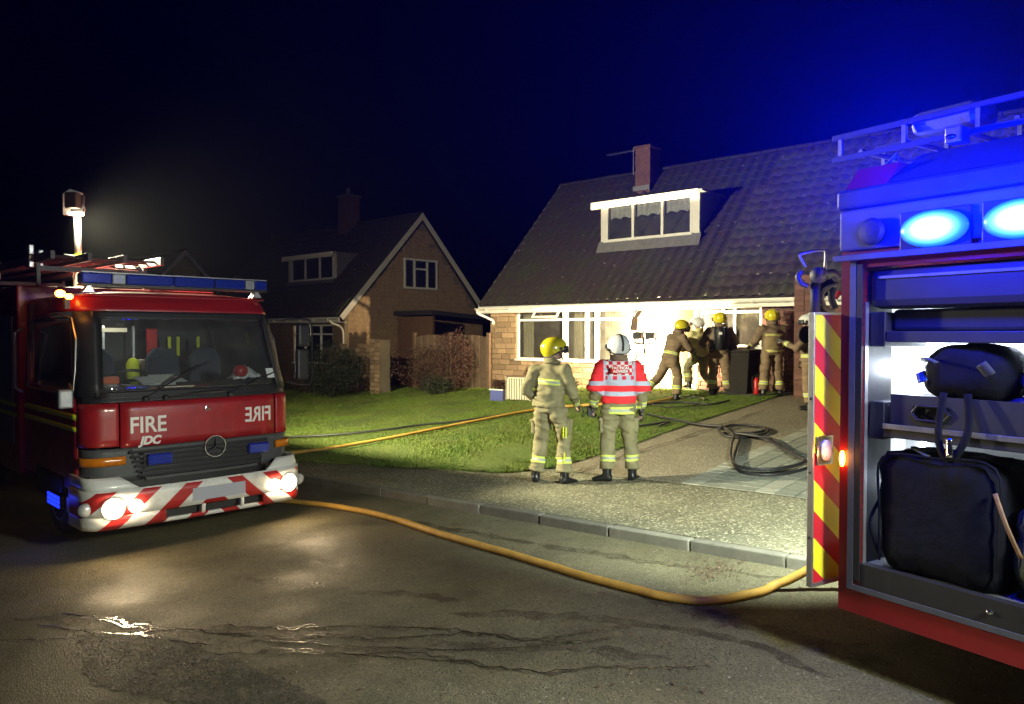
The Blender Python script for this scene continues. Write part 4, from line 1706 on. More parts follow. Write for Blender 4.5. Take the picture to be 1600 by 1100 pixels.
# grab rail at the crew door
MB().tube([(-1.17, 2.28, 1.55), (-1.24, 2.28, 1.6), (-1.24, 2.28, 2.25), (-1.17, 2.28, 2.3)], .02).build('grab_rail', 'steel', T1)
# ladders on the roof
ld = empty('roof_ladder', (0, 0, 0))
ld.parent = T1
for x in (-.95, -.55, -.15, .3):
    boxo('ladder_rail', 'dgrey', ld, x, x + .05, 1.9, 7.5, 3.12, 3.22, .004)
q = MB()
for k in range(18):
    q.tube([(-.95, 2.1 + k * .3, 3.17), (.3, 2.1 + k * .3, 3.17)], .017, 6)
q.build('rungs', 'dgrey', ld)
for y, x in ((2.6, -.95), (3.2, -.7), (4.6, -.95), (5.6, -.7)):
    boxo('ladder_bracket', 'steel', ld, x - .06, x, y, y + .16, 3.06, 3.34, .01)
for gx in (-.95, .3):
    for gy in (2.5, 6.2):
        boxo('gantry_post', 'dgrey', ld, gx, gx + .04, gy, gy + .05, 2.83, 3.115)
for gy in (2.5, 6.2):
    boxo('gantry_bar', 'dgrey', ld, -.909, .299, gy, gy + .04, 3.02, 3.08)
MB().tube([(.0, 1.8, 3.05), (.0, 2.6, 3.12), (-.4, 3.4, 3.3)], .03).build('beam', 'dgrey', ld)
# mast with lamp head
ms_ = empty('light_mast', (0, 4.25, 0))
ms_.parent = T1
MB().tube([(0, 0, 2.8), (0, 0, 3.35)], .07, 14).build('mast_base', 'cream', ms_)
MB().tube([(0, 0, 3.3), (0, 0, 3.95)], .05, 14).build('mast_tube', 'steel', ms_, smooth=True)
MB().tube([(0, 0, 3.28), (0, 0, 3.4)], .074, 14).build('collar', 'hivis', ms_)
b = MB()
b.X = Matrix.Rotation(R(-50), 4, 'Z')
b.prism([(-.15, 3.97), (.1, 3.97), (.13, 4.05), (.1, 4.3), (-.04, 4.35), (-.15, 4.28)], -.12, .0)
b.build('lamp_head', 'white', ms_, bev=.012)
b = MB()
b.X = Matrix.Rotation(R(-50), 4, 'Z')
b.prism([(.0, 4.0), (.2, 4.0), (.22, 4.24), (.02, 4.3)], -.17, -.122)
b.box(.0, .18, -.30, -.171, 4.04, 4.27)
b.build('lamp_housing', 'black', ms_, bev=.02)
b = MB()
b.X = Matrix.Rotation(R(-50), 4, 'Z')
b.box(.02, .2, -.26, -.14, 3.955, 3.985)
b.build('lamp_glass', 'E_flood', ms_, bev=.01)
# its light falls over lawn and pavement
lamp('mast_light', 'SPOT', (-.05, -.23, 3.92), 10800, (1, .91, .58), ms_, .14, (9.6, -4.6, .1), 164, 1.0)

# ------------------------------------------------------------------ right fire engine
v_ = Vector((.543, -.84, 0)).normalized()
RR = math.atan2(v_.y, v_.x)
GZ2 = .08
T2 = empty('fire_engine', (1.97, 4.6, GZ2), RR, 'red fire engine close on the right with open lit locker and flashing blue lights', 'fire engine')
BL = 6.0
BW2 = 2.4
hol = [(.14, 1.75, .66, 2.40)]
wall_with_holes(T2, .0, BL, .36, 2.44, hol, .0, .05, 'redd', 'body_side')
boxo('body_floor', 'redd', T2, .0, BL, .051, BW2 - .05, .40, .60)
boxo('body_roof', 'redd', T2, .0, BL, .0, BW2, 2.441, 2.5)
boxo('far_side', 'redd', T2, .0, BL, BW2 - .049, BW2, .36, 2.44)
boxo('rear_wall', 'redd', T2, .0, .05, .62, BW2 - .05, .601, 2.44)
boxo('rear_wall_lower', 'redd', T2, .0, .05, .051, .62, .601, .66)
boxo('front_wall', 'redd', T2, BL - .05, BL, .051, BW2 - .05, .601, 2.44)
# aluminium door frame
fr = MB()
fr.box(.062, .10, -.012, -.001, .5, 2.44)
fr.box(.10, 1.8, -.012, -.001, .5, .53)
fo = fr.build('locker_frame', 'bluegrey', T2)
boxo('guide_rail', 'black', fo, .101, .14, -.01, .3, .56, 2.42)
boxo('guide_channel', 'steel', fo, .141, .146, .02, .05, .66, 2.2)
boxo('threshold', 'black', fo, .14, 1.75, -.004, .06, .531, .665)
for x in (.86, 1.35):
    MB().ball((x, -.012, .60), (.018, .008, .012), 10, 6).build('rivet', 'chrome', fo)
# locker interior
lk = empty('locker', (0, 0, 0))
lk.parent = T2
boxo('back_panel', 'white', lk, .06, 1.8, .60, .615, .61, 2.42)
boxo('side_panel', 'white', lk, .052, .06, .052, .599, .61, 2.42)
boxo('side_panel', 'white', lk, 1.80, 1.82, .052, .60, .61, 2.42)
boxo('locker_floor', 'alu_dull', lk, .07, 1.79, .07, .598, .602, .66)
boxo('shelf', 'dgrey', lk, .25, 1.78, .06, .58, 1.965, 2.03, .006)
boxo('tray', 'dgrey', lk, .25, 1.78, .04, .56, 1.42, 1.475, .005)
boxo('tray_lip', 'steel', lk, .25, 1.78, .030, .039, 1.47, 1.50, .003)
for z0, z1 in ((1.94, 2.14), (1.4, 1.62)):
    boxo('runner', 'black', lk, .147, .24, .06, .5, z0, z1, .006)
boxo('shutter_roll', 'dgrey', lk, .15, 1.78, .03, .34, 2.16, 2.39, .05)
boxo('shutter_roll_cover', 'alu_dull', lk, .22, 1.78, .02, .028, 2.33, 2.345)
boxo('upper_kit', 'dark', lk, .25, 1.78, .12, .56, 2.031, 2.155, .02)
# strip lamps
boxo('strip_lamp', 'E_strip', lk, .17, .19, .58, .596, .75, 1.35)
boxo('strip_lamp', 'E_strip', lk, .2, 1.7, .57, .59, 1.93, 1.955)
boxo('strip_lamp', 'E_strip', lk, .16, .24, .5, .56, 2.06, 2.2)
lamp('locker_light', 'AREA', (.62, .5, 1.92), 14, (.78, .88, 1), lk, .5, (.62, .45, 1.4))
lamp('locker_light', 'POINT', (.21, .40, 1.80), 9, (.78, .88, 1), lk, .04)
lamp('locker_light', 'POINT', (.21, .42, 1.1), 5, (.78, .88, 1), lk, .04)
lamp('locker_light', 'POINT', (1.05, .5, 1.80), 7, (.78, .88, 1), lk, .04)


def soft_box(name, m, parent, c, r, p=3.2, amp=.03, seed=0, n=28, k=18, **kw):
    """a padded, slightly crumpled bag"""
    b = MB()
    c = Vector(c)
    rings = []
    for i in range(1, k):
        a = -PI / 2 + PI * i / k
        ring = []
        for j in range(n):
            t = 2 * PI * j / n
            d = Vector((math.cos(a) * math.cos(t), math.cos(a) * math.sin(t), math.sin(a)))
            l = (abs(d.x) ** p + abs(d.y) ** p + abs(d.z) ** p) ** (-1 / p)
            q = Vector((d.x * l * r[0], d.y * l * r[1], d.z * l * r[2]))
            q *= 1 + amp * noise.noise(q * 9 + Vector((seed, 0, 0))) * 2 + amp * noise.noise(q * 22 + Vector((seed, 3, 0)))
            ring.append(c + q)
        rings.append(ring)
    b.rings(rings)
    return b.build(name, m, parent, smooth=True, **kw)


def bag(name, m, c, r, label, cat, seed, p=3.2, amp=.035, straps=()):
    root = empty(name, T2.matrix_world @ Vector(c) if False else Vector((0, 0, 0)), 0, label, cat)
    Mw = Matrix.Translation((1.97, 4.6, GZ2)) @ Matrix.Rotation(RR, 4, 'Z')
    base = Mw @ Vector((c[0], c[1], c[2] - r[2]))
    root.location = base
    root.rotation_euler = (0, 0, RR)
    soft_box('bag_body', m, root, (0, 0, r[2]), r, p, amp, seed)
    off = Vector((c[0], c[1], c[2] - r[2]))
    for nm, pts, wd, mm in straps:
        b = MB()
        b.tube(smooth_path([Vector(q) - off for q in pts], 5), [(.006, wd)] * (5 * (len(pts) - 1) + 1), 6, side=Vector((1, 0, 0)))
        b.build(nm, mm, root, smooth=True)
    return root


bag('kit_bag', 'bag', (.545, .26, 1.0), (.34, .22, .345), 'big dark blue kit bag filling the bottom of the open locker', 'kit bag', 2, 9, .02,
    [('strap', [(.2, .1, 1.05), (.17, .05, .92), (.20, .05, .80), (.23, .06, .72)], .012, 'bag'),
     ('strap', [(.86, .03, 1.2), (.93, .0, 1.05), (.99, .02, .9)], .012, 'wood'),
     ('strap', [(.35, .2, 1.36), (.40, .1, 1.37), (.5, .06, 1.34)], .02, 'bag2')])
bag('holdall', 'bag', (.66, .24, 1.795), (.235, .2, .165), 'black rounded holdall on the locker tray with two straps hanging down', 'bag', 7, 2.8, .05,
    [('hanging_strap', [(.60, .02, 1.70), (.59, -.01, 1.5), (.61, -.01, 1.38), (.66, -.01, 1.35), (.70, -.01, 1.40), (.74, .0, 1.52), (.72, .03, 1.7)], .022, 'bag'),
     ('buckle', [(.65, -.02, 1.46), (.655, -.02, 1.36)], .02, 'chrome'),
     ('net_pocket', [(.43, .15, 1.86), (.5, .03, 1.88), (.56, .02, 1.86)], .03, 'bag2'),
     ('label_patch', [(.44, .08, 1.80), (.47, .05, 1.75)], .03, 'blueglass'),
     ('cloth_patch', [(.78, .03, 1.86), (.82, .05, 1.80)], .035, 'bag2')])
bag('rolled_blanket', 'bag2', (1.08, .28, 1.60), (.26, .2, .10), 'grey folded blanket beside the black holdall on the locker tray', 'blanket', 9, 3.5, .04)
bag('folded_sheet', 'bag2', (1.2, .28, 1.78), (.3, .2, .07), 'upper grey folded sheet stacked on the grey blanket in the locker', 'sheet', 12, 3.5, .04)
bag('canvas_bag', 'bag3', (1.16, .24, .93), (.26, .2, .27), 'crumpled dark green canvas bag right of the big dark blue kit bag', 'kit bag', 15, 3.2, .06)
for nm, pts, rr, mm in (
                        ('seam_piping', [(.23, .05, .70), (.225, .05, 1.0), (.24, .05, 1.30), (.55, .04, 1.335), (.85, .05, 1.32), (.865, .05, 1.0), (.86, .05, .72)], .007, 'bag'),):
    q = MB()
    q.tube(smooth_path([Vector(p) for p in pts], 5), rr, 6)
    for o in COL.objects:
        if o.name.startswith('kit_bag') and o.get('label', '').startswith('big dark'):
            q.X = Matrix.Translation(-Vector((.545, .26, .655)))
            q2 = MB()
            q2.X = q.X
            q2.tube(smooth_path([Vector(p) for p in pts], 5), rr, 6)
            q2.build(nm, mm, o, smooth=True)
# tool box on the tray with a slot handle
tb = empty('tool_box', Matrix.Translation((1.97, 4.6, GZ2)) @ Matrix.Rotation(RR, 4, 'Z') @ Vector((.5, .25, 1.48)), RR, 'grey metal tool box with oval hand slot standing on the locker tray', 'tool box')
wall_with_holes(tb, -.22, .5, 0, .19, [(-.09, .11, .06, .13)], -.19, -.175, 'dgrey', 'front_plate')
boxo('slot', 'black', tb, -.1, .12, -.17, -.15, .05, .14)
b = MB()
b.tube([(-.09 + .0, -.197, .095)] * 1 + [(x, -.197, z) for x, z in [(-.06, .135), (.08, .135), (.115, .095), (.08, .055), (-.06, .055), (-.095, .095)]][0:], .008, 6)
b.build('slot_edge', 'black', tb)
boxo('box_back', 'dgrey', tb, -.22, .5, -.165, .18, 0, .175, .006)
# upper band, beacons
band = boxo('upper_band', 'bluegrey', T2, .0, BL, -.03, .25, 2.50, 2.74, .015)
boxo('drip_rail', 'bluegrey', band, -.02, BL, -.06, -.031, 2.44, 2.475, .004)
boxo('black_rail', 'black', band, -.01, BL, -.05, .2, 2.745, 2.86, .02)
cv = MB()
cv.prism([(-.02, 2.865), (.30, 3.06), (.32, 3.06), (.32, 2.865)], .3, BL, 'x')
cv.build('coving', 'dgrey', T2)
cv = MB()
cv.prism([(-.0, 2.865), (.12, 3.0), (.3, 3.0), (.32, 2.865)], .02, .28, 'x')
cv.build('coving_end', 'redd', T2)
b = MB()
b.X = Matrix.Translation((.225, -.031, 2.595)) @ Matrix.Rotation(R(90), 4, 'X')
b.lathe([(.075, 0), (.078, .03), (.06, .045), (.02, .05)], 24)
rl = b.build('round_lamp', 'black', T2, smooth=False)
for k, x in enumerate((.57, 1.0)):
    bc = empty('blue_beacon', (x, -.03, 2.575))
    bc.parent = T2
    boxo('bezel', 'black', bc, -.19, .19, -.012, .0, -.105, .105, .01)
    MB().ball((0, -.02, 0), (.185, .036, .10), 26, 12).build('lens', 'E_beacon', bc, smooth=True)
    lamp('beacon_light', 'POINT', (0, -.30, .03), 85, (.0, .006, 1), bc, .08)
    lamp('flare_wash', 'SPOT', (0, -.5, .1), 330, (.0, .006, 1), bc, .08, (0, .1, 2.5), 165, .4)  # added upward spot, washes the roof gear blue like lens flare
    lamp('flare_beam', 'SPOT', (0, -.1, .02), 52000, (.0, .006, 1), bc, .06, (-1.2, -5, 3.4), 112, .8)  # added beam, lights the haze to imitate the beacon's lens flare
boxo('scene_lamp', 'E_white', T2, 3.1, 3.35, -.06, -.031, 2.53, 2.66)
lamp('scene_light', 'SPOT', (3.2, -.5, 2.75), 1900, (.95, 1, .68), T2, .3, (-1.0, -4.6, 0), 125, .8)
# rear work lamp hidden round the corner lights the pavement
lamp('rear_work_light', 'SPOT', (-.18, .9, 2.35), 1900, (.88, 1, .85), T2, .08, (-2.75, 2.0, 0), 84, .8)
boxo('rear_work_lamp', 'E_white', T2, -.06, -.001, .8, 1.0, 2.28, 2.4)
# ladders and fittings on the roof
l2 = empty('roof_ladder', (0, 0, 0))
l2.parent = T2
for y in (.30, .78):
    for z in (3.12, 3.26):
        boxo('ladder_rail', 'dgrey', l2, -.28, BL, y, y + .035, z, z + .03, .003)
    for k in range(14):
        x = -.24 + k * .42
        boxo('stanchion', 'steel', l2, x, x + .025, y + .004, y + .03, 3.152, 3.258)
q = MB()
for k in range(20):
    q.tube([(-.1 + k * .3, .33, 3.16), (-.1 + k * .3, .78, 3.16)], .016, 6)
q.build('rungs', 'steel', l2)
boxo('roller', 'alu_dull', l2, .2, .6, .34, .6, 3.19, 3.33, .05)
for x in (.5, .95):
    boxo('bracket', 'steel', l2, x, x + .09, .18, .28, 3.065, 3.15, .006)
    MB().ball((x + .05, .15, 3.09), (.03, .02, .015)).build('wing_nut', 'chrome', l2)
b = MB()
b.tube([(.12, .2, 2.99), (.2, .22, 3.07), (.24, .25, 2.99)], .012, 6)
b.build('lashing_hook', 'steel', l2)
# striped rear door standing open
dv = Vector((1.815, 4.66, 0)) - Vector((2.05, 4.80, 0))
DH = empty('rear_door', (0, 0, 0))
DH.parent = T2
M2 = (Matrix.Translation((1.97, 4.6, GZ2)) @ Matrix.Rotation(RR, 4, 'Z')).inverted() @ Matrix.Translation((2.05, 4.80, 0)) @ Matrix.Rotation(math.atan2(dv.y, dv.x), 4, 'Z')
DH.matrix_local = M2
mc = bpy.data.materials.new('chevrons')
nt, b_ = nodes(mc)
tc = newn(nt, 'ShaderNodeTexCoord')
sx = newn(nt, 'ShaderNodeSeparateXYZ')
nt.links.new(tc.outputs['Object'], sx.inputs[0])
st = math_n(nt, 'FRACT', math_n(nt, 'MULTIPLY', math_n(nt, 'ADD', math_n(nt, 'MULTIPLY', sx.outputs[0], -.86), math_n(nt, 'ADD', sx.outputs[2], 5.03)), 1 / .354))
rd = math_n(nt, 'LESS_THAN', st, .47)
cc = mixcol(nt, rd, (.75, .70, .03), (.50, .015, .03))
nt.links.new(cc, b_.inputs['Base Color'])
b_.inputs['Roughness'].default_value = .35
MT['chev'] = mc
dl = dv.length
# local: x along the door outwards, +y faces ... camera side is -y or +y
boxo('door_panel', 'chev', DH, .0, dl - .016, -.008, .012, .57, 2.21)
boxo('door_edge', 'steel', DH, dl - .015, dl, -.02, .02, .545, 2.225, .003)
boxo('door_edge', 'steel', DH, .0, dl - .016, -.016, .018, .545, .569)
boxo('door_edge', 'steel', DH, .0, dl - .016, -.016, .018, 2.211, 2.225)
for z in (.85, 1.25, 1.7):
    MB().ball((dl, .0, z), (.008, .01, .01), 8, 6).build('rivet', 'black', DH)
bq = MB()
for sgn in (1,):
    bq.box(dl - .185, dl - .03, .013, .03, 1.29, 1.47)
tl = bq.build('tail_lamp', 'chrome', DH, bev=.03)
MB().ball((dl - .107, .034, 1.38), (.055, .02, .07), 16, 10).build('tail_lamp_lens', 'lamp_off', tl, smooth=True)
mk = MB().ball((.03, -.02, 1.27), (.014, .02, .05), 12, 8).build('side_marker', 'E_amber', T2, smooth=True)
lamp('marker_light', 'POINT', (.0, -.07, 1.27), .9, (1, .35, .05), T2, .015)

# hose fittings above the striped door
MN = empty('pump_monitor', (0, 0, 0))
MN.parent = T2
MN.matrix_local = (Matrix.Translation((1.97, 4.6, GZ2)) @ Matrix.Rotation(RR, 4, 'Z')).inverted()


def at(px, py, Y=4.95):
    d = ray(px, py)
    return CP + d * (Y / d.y)


MB().tube([at(1274, 500), at(1274, 430)], .032, 14).build('post', 'bluegrey' if 'bluegrey' in MT else 'seat', MN, smooth=True)
MB().tube([at(1279, 430, 4.86), at(1281, 430, 5.12)], .052, 20).build('valve_body', 'alu_dull', MN, smooth=True)
MB().tube(smooth_path([at(1259, 418, 4.9), at(1250, 401, 4.9), at(1255, 396, 4.9), at(1285, 391, 4.9), at(1290, 396, 4.9), at(1289, 420, 4.9)], 4), .009, 8).build('lift_handle', 'steel', MN, smooth=True)
MB().tube(smooth_path([at(1253, 424), at(1247, 432), at(1252, 443), at(1262, 447)], 5), .018, 10).build('hand_grip', 'alu_dull', MN, smooth=True)
MB().tube(smooth_path([at(1290, 430), at(1302, 428), at(1310, 436)], 5), .03, 12).build('pipe_elbow', 'alu_dull', MN, smooth=True)
MB().tube(smooth_path([at(1309, 444), at(1290, 452), at(1284, 466), at(1291, 482), at(1306, 489)], 6), .013, 10).build('curved_hose', 'alu_dull', MN, smooth=True)
MB().tube(smooth_path([at(1303, 450), at(1299, 465), at(1305, 482)], 6), .022, 10).build('outlet_pipe', 'seat', MN, smooth=True)
MB().tube([at(1306, 460, 5.1), at(1310, 462, 5.1)], .03, 12).build('red_cap', 'extred', MN)


# ------------------------------------------------------------------ people
def seg_param(p, a, b):
    ab = b - a
    t = max(0, min(1, (p - a).dot(ab) / max(1e-9, ab.length_squared)))
    return t, (p - (a + ab * t)).length


def remeshed(b, name, voxel, sm=2, wr=.0, wsc=9., seed=0):
    me = b.mesh(name, [])
    o = bpy.data.objects.new('tmp', me)
    COL.objects.link(o)
    md = o.modifiers.new('r', 'REMESH')
    md.mode = 'VOXEL'
    md.voxel_size = voxel
    dg = bpy.context.evaluated_depsgraph_get()
    m2 = bpy.data.meshes.new_from_object(o.evaluated_get(dg))
    bpy.data.objects.remove(o)
    bm = bmesh.new()
    bm.from_mesh(m2)
    for _ in range(sm):
        bmesh.ops.smooth_vert(bm, verts=bm.verts, factor=.5, use_axis_x=True, use_axis_y=True, use_axis_z=True)
    if wr:
        bm.normal_update()
        for v in bm.verts:
            p = v.co
            d = .45 * math.sin(p.z * 95 + 5 * noise.noise(p * 9)) * max(0, noise.noise(Vector((p.x * 4, p.y * 4, p.z * 5 + seed)))) * 1.6
            d += noise.noise(Vector((p.x * wsc, p.y * wsc, p.z * wsc * 1.5 + seed))) + .5 * noise.noise(Vector((p.x * wsc * 1.3, p.y * wsc * 1.3 + 4, p.z * wsc * 3.2 + p.x * 9 + seed)))
            v.co = p + v.normal * wr * d
    bm.to_mesh(m2)
    bm.free()
    m2.polygons.foreach_set('use_smooth', [True] * len(m2.polygons))
    m2.name = name
    return m2


def add_attr(me, name, vals):
    a = me.attributes.new(name, 'FLOAT', 'POINT')
    a.data.foreach_set('value', vals)


def cloth_mat(name, col, bands, var=.25, over=None):
    """cloth with reflective tape bands; bands: (attribute, centre, half width)"""
    m = bpy.data.materials.new(name)
    nt, b = nodes(m)
    tc = newn(nt, 'ShaderNodeTexCoord')
    f = ramp(nt, noise_tex(nt, tc.outputs['Object'], 6, 4), .35, .65)
    c = mixcol(nt, f, tuple(col), tuple(q * (1 - var) for q in col))
    if over:
        c = over(nt, tc, c)
    for at_, cen, hw, *rest in bands:
        A = newn(nt, 'ShaderNodeAttribute')
        A.attribute_name = at_
        d = math_n(nt, 'ABSOLUTE', math_n(nt, 'SUBTRACT', A.outputs['Fac'], cen))
        o1 = math_n(nt, 'LESS_THAN', d, hw)
        o2 = math_n(nt, 'LESS_THAN', d, hw * .38)
        c = mixcol(nt, o1, c, rest[0] if rest else (.62, .72, .12))
        c = mixcol(nt, o2, c, rest[1] if len(rest) > 1 else (.38, .40, .36))
    nt.links.new(c, b.inputs['Base Color'])
    b.inputs['Roughness'].default_value = .85
    bump(nt, b, noise_tex(nt, tc.outputs['Object'], 150, 2), .25, .004)
    return m


LEG = [('leg', .20, .04)]
MT['turnout_j'] = cloth_mat('turnout_jacket_cloth', (.235, .21, .11), [('tor', .34, .035), ('arm', .09, .03)])
MT['turnout_t'] = cloth_mat('turnout_trouser_cloth', (.255, .225, .12), LEG)
MT['shaded_j'] = cloth_mat('shaded_jacket_cloth', (.22, .155, .10), [('arm', .09, .03), ('tor', .12, .03)])  # same sand turnout cloth, dimmer lighting put into a browner colour
MT['shaded_t'] = cloth_mat('shaded_trouser_cloth', (.26, .18, .11), LEG)


def panel_over(nt, tc, c):
    sx = newn(nt, 'ShaderNodeSeparateXYZ')
    nt.links.new(tc.outputs['Object'], sx.inputs[0])
    x, y, z = sx.outputs
    back = math_n(nt, 'LESS_THAN', y, 0)
    ins = math_n(nt, 'MULTIPLY', back, math_n(nt, 'LESS_THAN', math_n(nt, 'ABSOLUTE', x), .17))
    k = math_n(nt, 'MULTIPLY', ins, math_n(nt, 'MULTIPLY', math_n(nt, 'GREATER_THAN', z, .93), math_n(nt, 'LESS_THAN', z, 1.33)))
    k2 = math_n(nt, 'LESS_THAN', math_n(nt, 'ABSOLUTE', math_n(nt, 'SUBTRACT', math_n(nt, 'ABSOLUTE', math_n(nt, 'SUBTRACT', z, 1.15)), .17)), .022)
    c = mixcol(nt, k, c, (.27, .20, .10))
    return mixcol(nt, math_n(nt, 'MULTIPLY', ins, k2), c, (.65, .62, .22))


MT['panel_j'] = cloth_mat('shaded_jacket_with_back_panel', (.22, .155, .10), [('arm', .09, .03)], over=panel_over)  # same browned tone, shade put into the cloth colour
MT['lit_j'] = cloth_mat('lit_yellow_jacket_cloth', (.78, .72, .36), [('arm', .09, .03)])  # floodlight's brightness put into the jacket colour


def tabard_over(nt, tc, c):
    sx = newn(nt, 'ShaderNodeSeparateXYZ')
    nt.links.new(tc.outputs['Object'], sx.inputs[0])
    x, y, z = sx.outputs
    back = math_n(nt, 'LESS_THAN', y, 0.02)
    ins = math_n(nt, 'MULTIPLY', back, math_n(nt, 'LESS_THAN', math_n(nt, 'ABSOLUTE', x), .185))
    pan = math_n(nt, 'MULTIPLY', ins, math_n(nt, 'GREATER_THAN', z, 1.25))
    sil = (.42, .46, .60)
    c = mixcol(nt, pan, c, sil)
    # upper chequers
    cx = math_n(nt, 'FLOOR', math_n(nt, 'MULTIPLY', math_n(nt, 'ADD', x, 1.0225), 1 / .045))
    cz = math_n(nt, 'FLOOR', math_n(nt, 'MULTIPLY', z, 1 / .045))
    par = math_n(nt, 'MODULO', math_n(nt, 'ADD', cx, cz), 2)
    up = math_n(nt, 'MULTIPLY', math_n(nt, 'GREATER_THAN', z, 1.36), math_n(nt, 'LESS_THAN', math_n(nt, 'ABSOLUTE', x), .155))
    c = mixcol(nt, math_n(nt, 'MULTIPLY', math_n(nt, 'MULTIPLY', par, up), back), c, (.62, .02, .05))
    c = mixcol(nt, math_n(nt, 'MULTIPLY', math_n(nt, 'MULTIPLY', math_n(nt, 'SUBTRACT', 1, par), up), back), c, (.72, .72, .75))
    # lower row of single squares
    fx = math_n(nt, 'ABSOLUTE', math_n(nt, 'SUBTRACT', math_n(nt, 'FRACT', math_n(nt, 'MULTIPLY', math_n(nt, 'ADD', x, 1.16 - .0), 1 / .105)), .5))
    sq = math_n(nt, 'MULTIPLY', math_n(nt, 'LESS_THAN', fx, .22), math_n(nt, 'LESS_THAN', math_n(nt, 'ABSOLUTE', math_n(nt, 'SUBTRACT', z, 1.325)), .024))
    sq = math_n(nt, 'MULTIPLY', sq, math_n(nt, 'LESS_THAN', math_n(nt, 'ABSOLUTE', x), .165))
    c = mixcol(nt, math_n(nt, 'MULTIPLY', sq, back), c, (.62, .02, .05))
    for zc, hw in ((1.255, .028), (1.125, .028)):
        c = mixcol(nt, math_n(nt, 'LESS_THAN', math_n(nt, 'ABSOLUTE', math_n(nt, 'SUBTRACT', z, zc)), hw), c, sil)
    return c


MT['tabard'] = cloth_mat('red_tabard_cloth', (.92, .03, .04), [], over=tabard_over, var=.12)
MT['long_j'] = cloth_mat('long_turnout_jacket_cloth', (.235, .21, .11), [('tor', .055, .045), ('arm', .09, .035)])


def limb(b, pts, rad, n=14):
    """tapered oval tube with rounded joints"""
    b.tube(pts, rad, n, side=Vector((0, 1, 0)))


def hand(b, wr, d, side, sz=1., curl=.5, into=None):
    """palm, four unequal bent fingers and a thumb; d: direction, side: thumb side"""
    d = d.normalized()
    s = (side - d * side.dot(d)).normalized()
    nrm = d.cross(s)
    if into is not None and nrm.dot(into) < 0:
        nrm = -nrm
    L = .095 * sz
    pal = wr + d * L
    b.tube([wr - d * .02, wr + d * .03, wr + d * .07 * sz, pal], [(.03, .026), (.036, .022), (.044, .02), (.04, .016)], 10, side=nrm)
    for k, (o, ln) in enumerate(((.033, .072), (.011, .08), (-.011, .075), (-.032, .06))):
        p0 = pal - d * .015 + s * o * sz
        a1 = curl * .9
        d1 = (d * math.cos(a1 * .5) + nrm * math.sin(a1 * .5))
        d2 = (d * math.cos(a1 * 1.3) + nrm * math.sin(a1 * 1.3))
        d3 = (d * math.cos(a1 * 2) + nrm * math.sin(a1 * 2))
        p1 = p0 + d1 * ln * .5 * sz
        p2 = p1 + d2 * ln * .3 * sz
        p3 = p2 + d3 * ln * .25 * sz
        b.tube([p0, p1, p2, p3], [.0115, .011, .010, .007], 8, side=nrm)
    t0 = wr + d * .025 + s * .03
    b.tube([t0, t0 + (s * .7 + d * .7) * .045, t0 + (s * .5 + d * .8 + nrm * .3) * .075], [.014, .0125, .009], 8, side=nrm)


STAND = dict(pelvis=(0, 0, .98), waist=(0, .0, 1.12), chest=(0, .01, 1.34), neck=(0, 0, 1.54), head=(0, .02, 1.69),
             shL=(-.185, 0, 1.46), shR=(.185, 0, 1.46), elL=(-.27, -.03, 1.18), elR=(.27, -.03, 1.18), wrL=(-.27, .08, .95), wrR=(.27, .08, .95),
             hipL=(-.095, 0, .95), hipR=(.095, 0, .95), knL=(-.12, .03, .52), knR=(.12, .03, .52), anL=(-.13, -.01, .10), anR=(.13, -.01, .10))


